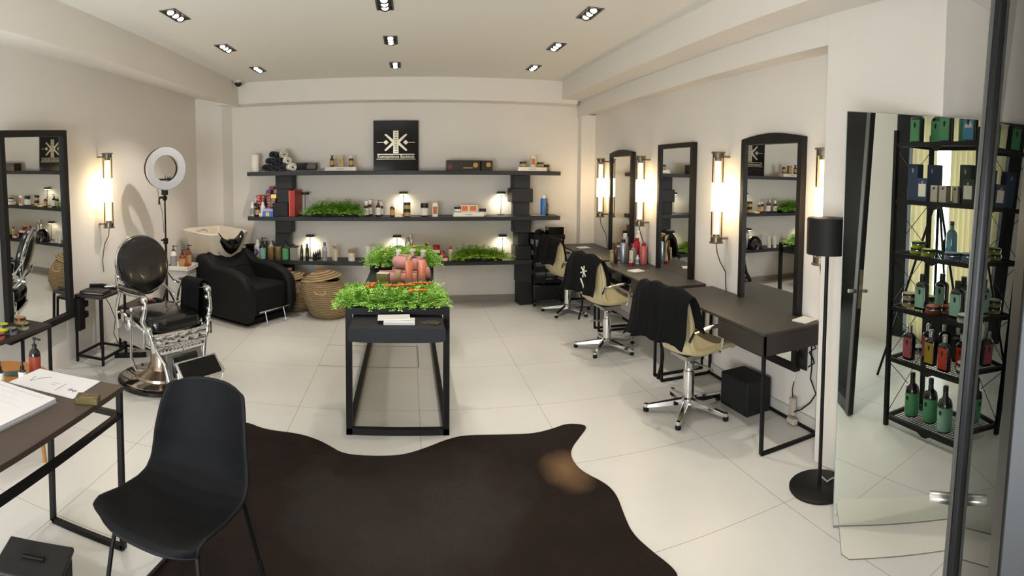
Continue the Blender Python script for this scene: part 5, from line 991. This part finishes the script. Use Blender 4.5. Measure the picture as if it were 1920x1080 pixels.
bottle((2.36, 5.26, D2), 'small white bottle left of the rose can', .095, .02, whitep, whitep, greyl, 'cap'); bottle((2.465, 5.30, D2), 'pale grey bottle right of the rose can', .17, .027, M('grey_pale', (176, 172, 164), .4), M('cap_grey', (110, 110, 108), .4), None, 'cap'); bottle((2.46, 5.46, D2), 'white rounded can against the wall behind the red can', .33, .036, whitep, whitep, None, 'can', name='spray_can', cat='can'); bottle((2.37, 5.46, D2), 'black bottle hidden behind the pink capped one', .20, .026, black_b, blackcap, None, 'slim')
# outlet, cords, speaker box
o = obj('wall_outlet', MB().box(2.486, 2.735, .39, 2.4995, 2.83, .60), M('outlet_black', (26, 26, 27), .4), bevel=.003); tag(o, 'black double outlet on the wall under the nearest desk', 'outlet')
for z in (.445, .545): obj('socket', MB().lathe([(.028, 0), (.028, .003), (.02, .004)], 20), M('socket_dark', (40, 40, 42), .5), o, loc=(2.486, 2.782, z), rot=(0, -PI / 2, 0))
o = obj('lamp_cord', MB().tube([(2.47, 2.66, .66), (2.465, 2.665, .55), (2.46, 2.65, .44), (2.47, 2.67, .36), (2.46, 2.60, .28), (2.465, 2.66, .2), (2.46, 2.74, .13), (2.44, 2.79, .10)], .005, 6).tube([(2.465 + .02 * math.sin(k), 2.655 + .015 * math.cos(1.7 * k), .60 - .014 * k) for k in range(12)], .005, 6), blackmat); tag(o, 'black coiled cord hanging under the nearest desk', 'cord')
o = obj('extension_cord', MB().tube([(2.47, 2.80, .6), (2.465, 2.81, .5), (2.46, 2.815, .38), (2.455, 2.82, .3)], .004, 6), whitep); tag(o, 'thin white cord with clear adapter hanging under the nearest desk', 'cord'); obj('black_end', MB().tube([(2.455, 2.82, .3), (2.45, 2.83, .24), (2.45, 2.82, .18)], .004, 6), blackmat, o); obj('clear_adapter', MB().box(2.43, 2.79, .07, 2.46, 2.84, .19).box(2.42, 2.77, .012, 2.46, 2.85, .05), M('clear_adapter', (190, 178, 164), .2), o, bevel=.006)
o = obj('speaker_box', MB().box(-.11, -.16, 0, .11, .16, .245), M('speaker_black', (16, 16, 17), .75, bump=.3, bs=120), loc=(2.345, 3.24, 0), rz=.05, bevel=.008); tag(o, 'black box on the floor under the nearest desk', 'box'); obj('front_panel', MB().box(-.112, -.145, .015, -.108, .145, .23), M('speaker_cloth', (22, 22, 23), .9, bump=.4, bs=300), o)
# trolley
tr = thing('salon_trolley', 'black plastic trolley with drawers on casters in the back right corner', 'trolley', (1.785, 6.90, 0), .0)
for x in (-.19, .19):
    for y in (-.15, .15): obj('post', MB().bar((x, y, .07), (x, y, .92), .022), blackmat, tr); obj('caster', MB().cyl((x - .012, y, .035), (x + .012, y, .035), .035).box(x - .015, y - .012, .04, x + .015, y + .012, .08), blackgloss, tr)
for k, z in enumerate((.30, .44, .57, .70)):
    d = obj('drawer', MB().box(-.18, -.16, z, .18, .15, z + .012).box(-.18, -.16, z, -.17, .15, z + .07).box(.17, -.16, z, .18, .15, z + .07).box(-.18, -.165, z, .18, -.155, z + .075), blackmat, tr, bevel=.003); obj('handle', MB().box(-.05, -.18, z + .05, .05, -.165, z + .06), steel, d)
obj('bottom_bin', MB().box(-.2, -.165, .08, .2, .16, .27), M('bin_black', (14, 14, 15), .35), tr, bevel=.008); obj('top_tray', MB().box(-.21, -.17, .86, .21, .17, .875).box(-.21, -.17, .875, .21, -.16, .92).box(-.21, .16, .875, .21, .17, .92).box(.2, -.17, .875, .21, .17, .92).box(-.21, -.17, .875, -.2, .17, .92), blackmat, tr, bevel=.003)
o = carton((1.885, 6.86, .876), 'glossy black box on top of the trolley', (.2, .2, .13), blackgloss); obj('lid', MB().box(-.102, -.102, .13, .102, .102, .14), blackgloss, o)
o = obj('hair_dryer', MB().tube([(-.1, 0, .06), (-.04, 0, .06), (.04, 0, .055), (.1, 0, .05)], .04, 14, rs=[.03, .045, .042, .028]).tube([(-.03, 0, .05), (-.05, .05, .02), (-.06, .12, .02)], .017, 8), blackmat, loc=(1.69, 6.90, .876), rz=1.0); tag(o, 'black hair dryer on top of the trolley', 'hair dryer'); obj('nozzle', MB().tube([(.1, 0, .05), (.15, 0, .045)], .028, 12), blackm, o)
o = obj('brush', MB().box(-.1, -.015, 0, .1, .015, .02), whitep, loc=(1.86, 6.76, .3125), bevel=.005); tag(o, 'white brush lying in the lowest trolley tray', 'brush'); obj('bristles', MB().box(.02, -.012, .02, .095, .012, .035), blackmat, o)
# floor lamp
fl = thing('floor_lamp', 'black floor lamp with drum shade beside the tall frameless mirror', 'floor lamp', (2.065, 2.13, 0))
obj('lamp_base', MB().lathe([(.165, 0), (.168, .004), (.168, .012), (.16, .018), (.012, .02)], 52), blackm, fl); obj('pole', MB().cyl((0, 0, .018), (0, 0, 1.34), .0105), blackm, fl)
obj('lamp_shade', MB().lathe([(.112, 1.30), (.114, 1.30), (.116, 1.49), (.11, 1.497), (.02, 1.50)], 48), M('shade_black', (22, 21, 21), .6, spec=.3), fl); obj('lower_disc', MB().lathe([(.03, 1.302), (.11, 1.303)], 40), blackmat, fl)
obj('power_cord', MB().tube([(.01, -.005, .06), (.04, -.02, .028), (.08, -.01, .024), (.12, -.015, .026), (.2, 0, .006), (.28, .03, .005)], .004, 6), M('cord_white', (200, 200, 198), .5), fl)
# ------------------------------------------------------------------ tall mirror, glass door, product rack
NA = math.radians(41.5); NX, NY = -math.sin(NA), -math.cos(NA)
MRZ = -NA   # local +x runs along the mirror, local -y faces the room
tm = thing('frameless_mirror', 'tall frameless mirror leaf standing across the corner on the right', 'mirror', (1.879, 1.832, 0), MRZ)
obj('mirror_pane', MB().box(0, -.004, .012, .95, 0, 2.03), M('mirror_tint', (238, 244, 238), 0.0, metal=1.0), tm)
obj('glass_edge', MB().box(-.003, -.004, .012, 0, .004, 2.03).box(0, -.004, 2.03, .95, .004, 2.033), M('glass_edge', (150, 160, 150), .2), tm)
obj('back_board', MB().box(.003, .001, .012, .95, .012, 2.028), M('backing_grey', (120, 120, 116), .7), tm); obj('bottom_rail', MB().box(0, -.003, 0, .95, .012, .012), M('rail_grey', (120, 118, 108), .5), tm)
fpl = obj('floor_plate', MB().prism([(.03, -.006), (.62, -.006), (.60, -.12), (.545, -.225), (.06, -.235), (.028, -.20)], 0, .007), M('plate_white', (222, 219, 208), .3), loc=(1.879, 1.832, 0), rz=MRZ); tag(fpl, 'pale clipped corner floor plate in front of the tall mirror', 'floor plate')
obj('plate_edge', MB().tube([(.545, -.225, .004), (.06, -.235, .004), (.028, -.20, .004), (.03, -.01, .004)], .0022, 5), M('plate_edge', (92, 90, 80), .6), fpl)

# open glass door leaf; the leading stile stands in front of the mirror
LEAN = math.radians(2.4)
dx, dy = 1.155, .735; hx, hy = .455, .272; da = math.atan2(dy - hy, dx - hx); DL = math.hypot(dx - hx, dy - hy)
door = thing('glass_door', 'black framed glass door leaf standing open at the right edge', 'door', (hx, hy, 0), da)
cg = math.cos(da); door.rotation_mode = 'QUATERNION'
q1 = Matrix.Rotation(da, 4, 'Z'); vx, vy = math.cos(1.005), math.sin(1.005)
axis = Vector((math.sin(math.radians(57.6)), math.cos(math.radians(57.6)), 0)); door.rotation_quaternion = (Matrix.Rotation(LEAN, 4, axis) @ q1).to_quaternion()
DM = M('door_black', (20, 20, 21), .42, metal=.1, spec=.4); alu = M('door_alu', (84, 84, 82), .6)
obj('leading_stile', MB().box(DL - .032, -.018, .01, DL + .032, .018, 2.6), DM, door, bevel=.003); obj('stile_edge', MB().box(DL - .030, .0182, .01, DL + .034, .0255, 2.6), alu, door)
obj('stile_groove', MB().box(DL - .0325, -.010, .02, DL - .0315, -.006, 2.58).box(DL - .034, .004, .02, DL - .0318, .007, 2.58), M('groove', (52, 52, 54), .3, metal=.5), door)
obj('hinge_stile', MB().box(-.035, -.020, .01, .035, .020, 2.6), DM, door, bevel=.003); obj('bottom_rail', MB().box(.035, -.018, .01, DL - .032, .018, .09), DM, door); obj('top_rail', MB().box(.035, -.018, 2.52, DL - .032, .018, 2.6), DM, door)
obj('glass_pane', MB().box(.03, -.004, .08, DL - .03, .004, 2.53), glassy('door_glass', (.93, .95, .94), .08), door)
HZ = .905
hd_ = obj('door_handle', MB().lathe([(.0135, .022), (.0145, .024), (.0145, .075), (.013, .078)], 24, T(DL - .004, 0, HZ, 0, -PI / 2)).lathe([(.0135, .022), (.0145, .024), (.0145, .066), (.013, .069)], 24, T(DL - .004, 0, HZ, 0, PI / 2)), M('satin_steel', (200, 198, 192), .22, metal=1), door)
obj('lock_plate', MB().box(DL + .032, -.012, HZ - .12, DL + .0345, .012, HZ + .16), M('lock_brass', (150, 140, 112), .35, metal=.8), door); obj('latch', MB().box(DL + .034, -.008, HZ + .02, DL + .046, .008, HZ + .05), steel, door)

# folding product rack (seen in the mirror)
RX, RY, RA = 1.45, .70, .2075
rk = thing('product_rack', 'black folding metal rack with six mesh shelves, seen in the tall mirror', 'rack', (RX, RY, 0), RA)
W_, D_ = .70, .38; ZS = (1.975, 1.583, 1.218, .844, .486, .077)
for x in (0, W_):
    for y in (0, -D_): obj('post', MB().bar((x, y, 0), (x, y, 2.06), .028), blackm, rk)
meshm = M('mesh_black', (30, 30, 31), .5, metal=.4)
for z in ZS:
    mb = MB().box(.012, -.014, z - .028, W_ - .012, .008, z).box(.012, -D_ - .008, z - .028, W_ - .012, -D_ + .014, z).box(-.006, -D_, z - .024, .014, 0, z).box(W_ - .014, -D_, z - .024, W_ + .006, 0, z).prism([(W_ * .5 - .06, z - .028), (W_ * .5 + .06, z - .028), (W_ * .5 + .015, z - .05), (W_ * .5 - .015, z - .05)], -.005, .012, XZ)
    s = obj('mesh_shelf', mb, blackm, rk)
    g = MB()
    for k in range(1, 29): g.box(k * W_ / 29 - .0012, -D_ + .012, z - .006, k * W_ / 29 + .0012, -.012, z - .003)
    for k in range(1, 15): g.box(.012, -k * D_ / 15 - .0012, z - .005, W_ - .012, -k * D_ / 15 + .0012, z - .002)
    obj('wire_grid', g, meshm, s)
for x in (0.0, W_):
    mb = MB()
    for a, b in zip(ZS[:-1], ZS[1:]):
        mb.cyl((x, 0, a - .03), (x, -D_, b), .0028, n=6).cyl((x, -D_, a - .03), (x, 0, b), .0028, n=6)
    obj('cross_brace', mb, blackm, rk)
def RP(x, y, z):
    c, s = math.cos(RA), math.sin(RA); return (RX + x * c - y * s, RY + x * s + y * c, z)
FR = RA + PI   # items face the mirror (+y of the rack)
def rb(x, y, lv, label, lab, h=.24, w_=.095, d=.055): return flatbottle(RP(x, y, ZS[lv]), label, h, w_, d, lab, FR)
rb(.10, -.10, 0, 'green labelled bottle on the top rack shelf, first from the left in the mirror', labgreen, .25); rb(.20, -.20, 0, 'green labelled bottle on the top rack shelf, second from the left in the mirror', labgreen, .25); rb(.36, -.10, 0, 'green labelled bottle on the top rack shelf, before the light gap', labgreen, .25); rb(.43, -.22, 0, 'green labelled bottle on the top rack shelf, behind another green one', labgreen, .25); b_ = rb(.57, -.08, 0, 'blue labelled bottle on the top rack shelf, left of its twin', labblue, .25); rb(.65, -.16, 0, 'blue labelled bottle on the top rack shelf, beside the corner post', labblue, .25)
obj('ship_print', MB().prism([(-.03, .09), (.03, .09), (.022, .115), (.004, .115), (.01, .14), (-.015, .13), (-.025, .115)], .0285, .0292, XZ), labw, b_)
navyc = M('carton_navy', (48, 64, 92), .45); dgreen = M('carton_dark_green', (30, 44, 40), .45); lgrey = M('carton_light_grey', (176, 172, 160), .5)
def rc(x, y, lv, d, mat, label, lab=None, z0=0):
    o = carton(RP(x, y, ZS[lv] + z0), label, d, mat, rz=FR, lab=lab); obj('crest', MB().prism([(-.008, d[2] * .80), (0, d[2] * .74), (.008, d[2] * .80), (.008, d[2] * .88), (-.008, d[2] * .88)], d[1] / 2 + .0006, d[1] / 2 + .0014, XZ), inkd if mat is lgrey else greyl, o); return o
rc(.10, -.10, 1, (.09, .06, .25), navyc, 'tall navy carton, front left on the second rack shelf', None); rc(.19, -.20, 1, (.09, .06, .25), navyc, 'tall navy carton behind the front one on the second rack shelf'); rc(.22, -.06, 1, (.085, .05, .155), navyc, 'short navy carton with white band on the second rack shelf', labw)
rc(.315, -.07, 1, (.06, .05, .11), lgrey, 'light grey carton, left of the middle pair on the second rack shelf'); rc(.39, -.07, 1, (.06, .05, .11), lgrey, 'light grey carton, right of the middle pair on the second rack shelf'); rc(.46, -.11, 1, (.05, .05, .11), lgrey, 'light grey carton tucked behind the middle pair')
rc(.52, -.14, 1, (.09, .06, .25), dgreen, 'tall dark green carton, left one on the second rack shelf'); rc(.60, -.22, 1, (.09, .06, .25), dgreen, 'tall dark green carton, rear one on the second rack shelf'); rc(.60, -.06, 1, (.085, .05, .155), dgreen, 'short dark green carton with white band on the second rack shelf', labw)
BLU = M('tin_blue', (110, 140, 190), .45); CRM = M('tin_cream', (206, 190, 140), .45); WHT = M('tin_white', (206, 206, 196), .45)
tin(RP(.14, -.10, ZS[2]), 'lime tin, lower of two stacked on the third rack shelf', LIM, .04, .05); tin(RP(.14, -.11, ZS[2] + .041), 'lime tin, upper of two stacked on the third rack shelf', LIM, .04, .05); tin(RP(.27, -.07, ZS[2]), 'lime tin alone in front of the blue bottle on the third rack shelf', LIM, .045, .05)
o = bottle(RP(.36, -.20, ZS[2]), 'clear bottle of blue liquid on the third rack shelf', .235, .04, M('aqua_liquid', (120, 176, 190), .15, coat=.3), blackcap, None, 'gin'); tin(RP(.48, -.06, ZS[2]), 'blue tin in front on the third rack shelf', BLU, .045, .055); tin(RP(.56, -.12, ZS[2]), 'blue tin behind another blue one on the third rack shelf', BLU, .045, .052); tin(RP(.65, -.10, ZS[2]), 'orange tin at the corner post of the third rack shelf', ORA, .045, .05)
o = obj('hand_mirror', MB().lathe([(.05, 0), (.055, .005), (.055, .03), (.05, .035)], 24), blackmat, loc=RP(.27, -.27, ZS[2] + .055), rot=(PI / 2, 0, RA)); tag(o, 'round black hand mirror leaning at the back of the third rack shelf', 'hand mirror'); obj('mirror_face', MB().lathe([(.045, .035), (.045, .037)], 24), M('dull_mirror', (60, 60, 60), .2, metal=.5), o)
tin(RP(.09, -.10, ZS[3]), 'cream tin, lower of two on the fourth rack shelf', CRM, .045, .055); tin(RP(.09, -.10, ZS[3] + .0455), 'cream tin, upper of two on the fourth rack shelf', CRM, .045, .055); tin(RP(.15, -.24, ZS[3]), 'cream tin behind the stacked pair on the fourth rack shelf', CRM, .06, .05)
rb(.21, -.09, 3, 'mint labelled bottle on the fourth rack shelf, beside the cream tins', labmint); rb(.28, -.22, 3, 'mint labelled bottle on the fourth rack shelf, rear left', labmint); rb(.45, -.24, 3, 'mint labelled bottle on the fourth rack shelf, rear right', labmint); rb(.52, -.08, 3, 'mint labelled bottle on the fourth rack shelf, front right', labmint); rb(.60, -.18, 3, 'mint labelled bottle on the fourth rack shelf, beside the corner post', labmint)
tin(RP(.34, -.06, ZS[3]), 'red tin in front on the fourth rack shelf', RDT, .05, .055); tin(RP(.41, -.15, ZS[3]), 'red tin behind another red one on the fourth rack shelf', RDT, .05, .055); tin(RP(.62, -.04, ZS[3]), 'white tin at the front corner of the fourth rack shelf', WHT, .045, .055)
bd = obj('price_board', MB().box(.06, -.365, ZS[4] + .002, .66, -.355, ZS[4] + .30), M('board_black', (14, 14, 15), .35), loc=(RX, RY, 0), rz=RA); tag(bd, 'black board lettered in white behind the coloured bottles on the rack', 'sign')
text('LAVISH CARE', .05, M('board_white', (200, 198, 190), .6), bd, (.36, -.3545, ZS[4] + .25), (PI / 2, 0, PI), width=.26); text('LAVIE', .03, MATS['board_white'], bd, (.57, -.3545, ZS[4] + .26), (PI / 2, 0, PI)); obj('board_rule', MB().box(.515, -.3552, ZS[4] + .05, .519, -.354, ZS[4] + .29), MATS['board_white'], bd)
for x, y, l, lb in ((.13, -.07, labpink, 'pink labelled bottle, front one on the fifth rack shelf'), (.20, -.19, labpink, 'pink labelled bottle, rear one on the fifth rack shelf'), (.31, -.09, labyel, 'yellow labelled bottle on the fifth rack shelf'), (.45, -.06, labred, 'orange red labelled bottle, front one on the fifth rack shelf'), (.52, -.16, labred, 'orange red labelled bottle, rear one on the fifth rack shelf')):
    flatbottle(RP(x, y, ZS[4]), lb, .235, .085, .05, l, FR, cap=steel)
for x, y, lb in ((.28, -.27, 'dark bottle behind the yellow labelled one on the fifth rack shelf'), (.40, -.27, 'dark bottle behind the front orange red one on the fifth rack shelf'), (.58, -.26, 'dark bottle with steel cap behind the rear orange red one'), (.64, -.29, 'dark bottle with steel cap next to the corner post of the fifth rack shelf')): flatbottle(RP(x, y, ZS[4]), lb, .235, .08, .05, M('label_dark', (40, 26, 26), .5), FR, cap=steel)
tin(RP(.08, -.22, ZS[4]), 'white tin behind the pink bottles on the fifth rack shelf', WHT, .045, .05); tin(RP(.61, -.07, ZS[4]), 'white tin, lower of two by the corner post on the fifth rack shelf', WHT, .045, .055); tin(RP(.61, -.07, ZS[4] + .0455), 'white tin, upper of two by the corner post on the fifth rack shelf', WHT, .045, .055)
for x, y, l, lb in ((.13, -.12, labgreen, 'large green labelled bottle, left one on the lowest rack shelf'), (.29, -.13, labgreen, 'large green labelled bottle, right one on the lowest rack shelf'), (.45, -.09, labmint, 'large mint labelled bottle, front one on the lowest rack shelf'), (.61, -.10, labmint, 'large mint labelled bottle near the corner post on the lowest rack shelf')):
    b_ = bottle(RP(x, y, ZS[5]), lb, .30, .05, black_b, blackcap, l, 'gin', lz=(.04, .55), rz=FR); obj('crest', cm(('bigcrest', 1), lambda: mesh('crest', MB().prism([(-.010, .125), (0, .115), (.010, .125), (.011, .145), (-.011, .145)], .050, .0518, XZ))), inkd, b_)
carton(RP(.64, -.26, ZS[5]), 'black carton standing at the back of the lowest rack shelf', (.07, .06, .26), blackmat, rz=FR)
# tripod behind the rack
tp = thing('tripod', 'thin black tripod in front of the cream curtain, seen in the mirror', 'tripod', (1.25, -.35, 0))
obj('centre_column', MB().cyl((0, 0, .55), (0, 0, 1.62), .013), blackm, tp); obj('spider_head', MB().lathe([(.03, 1.50), (.04, 1.52), (.04, 1.57), (.03, 1.59)], 16), blackmat, tp)
for k in range(3):
    a = .4 + k * 2 * PI / 3; obj('leg', MB().cyl((.03 * math.cos(a), .03 * math.sin(a), 1.54), (.48 * math.cos(a), .48 * math.sin(a), 0.01), .011), blackm, tp)

# ------------------------------------------------------------------ ceiling: downlights and dome camera
bulb = emis('lamp_white', (255, 244, 226), 16)
for i, (x, y) in enumerate(DOWN):
    row = ('left', 'middle', 'right')[0 if x < -1 else 1 if x < 1 else 2]
    if i < 9: lb = f'black downlight box with three lamps, {row} row, ' + ('nearest one', 'second one', 'farthest one')[i % 3]
    else: lb = f'black downlight box with three lamps, {row} row, overhead behind the view, ' + ('closer to the salon' if y > 2 else 'above the entrance')
    t = thing('recessed_downlight', lb, 'downlight', (x, y, 2.9), 0, 'three lamp downlights in the ceiling')
    L_, B_ = .15, .062
    obj('frame', cm(('dl', 1), lambda: mesh('frame', MB().box(-B_, -L_, -.006, -B_ + .012, L_, .002).box(B_ - .012, -L_, -.006, B_, L_, .002).box(-B_, -L_, -.006, B_, -L_ + .012, .002).box(-B_, L_ - .012, -.006, B_, L_, .002))), M('downlight_grey', (70, 66, 60), .4, metal=.5), t)
    obj('backing', cm(('dl', 2), lambda: mesh('backing', MB().box(-B_ + .01, -L_ + .01, -.004, B_ - .01, L_ - .01, .0))), blackmat, t)
    for k in (-1, 0, 1):
        l = obj('lamp', cm(('dl', 3), lambda: mesh('lamp', MB().lathe([(.040, -.004), (.042, -.007), (.040, -.010), (.024, -.009)], 22))), M('downlight_black', (24, 23, 22), .4), t, loc=(0, k * .088, 0), rot=((-.4 if y > 3 else 0), (.2 if x > 1 else -.2 if x < -1 else 0), 0))
        obj('glowing_lens', cm(('dl', 4), lambda: mesh('glowing_lens', MB().lathe([(.024, -.0102), (.022, -.013), (.008, -.014)], 20))), bulb, l)
t = thing('dome_camera', 'small black dome security camera on the ceiling in the back left corner', 'security camera', (-2.13, 6.72, 2.9))
obj('mount', MB().lathe([(.06, -.03), (.062, -.025), (.062, 0)], 28), M('camera_white', (205, 200, 190), .5), t); obj('dome', MB().grid(lambda u, v: (.048 * math.cos(2 * PI * u) * math.cos(v * PI / 2), .048 * math.sin(2 * PI * u) * math.cos(v * PI / 2), -.03 - .05 * math.sin(v * PI / 2)), 24, 8, True), blackgloss, t)
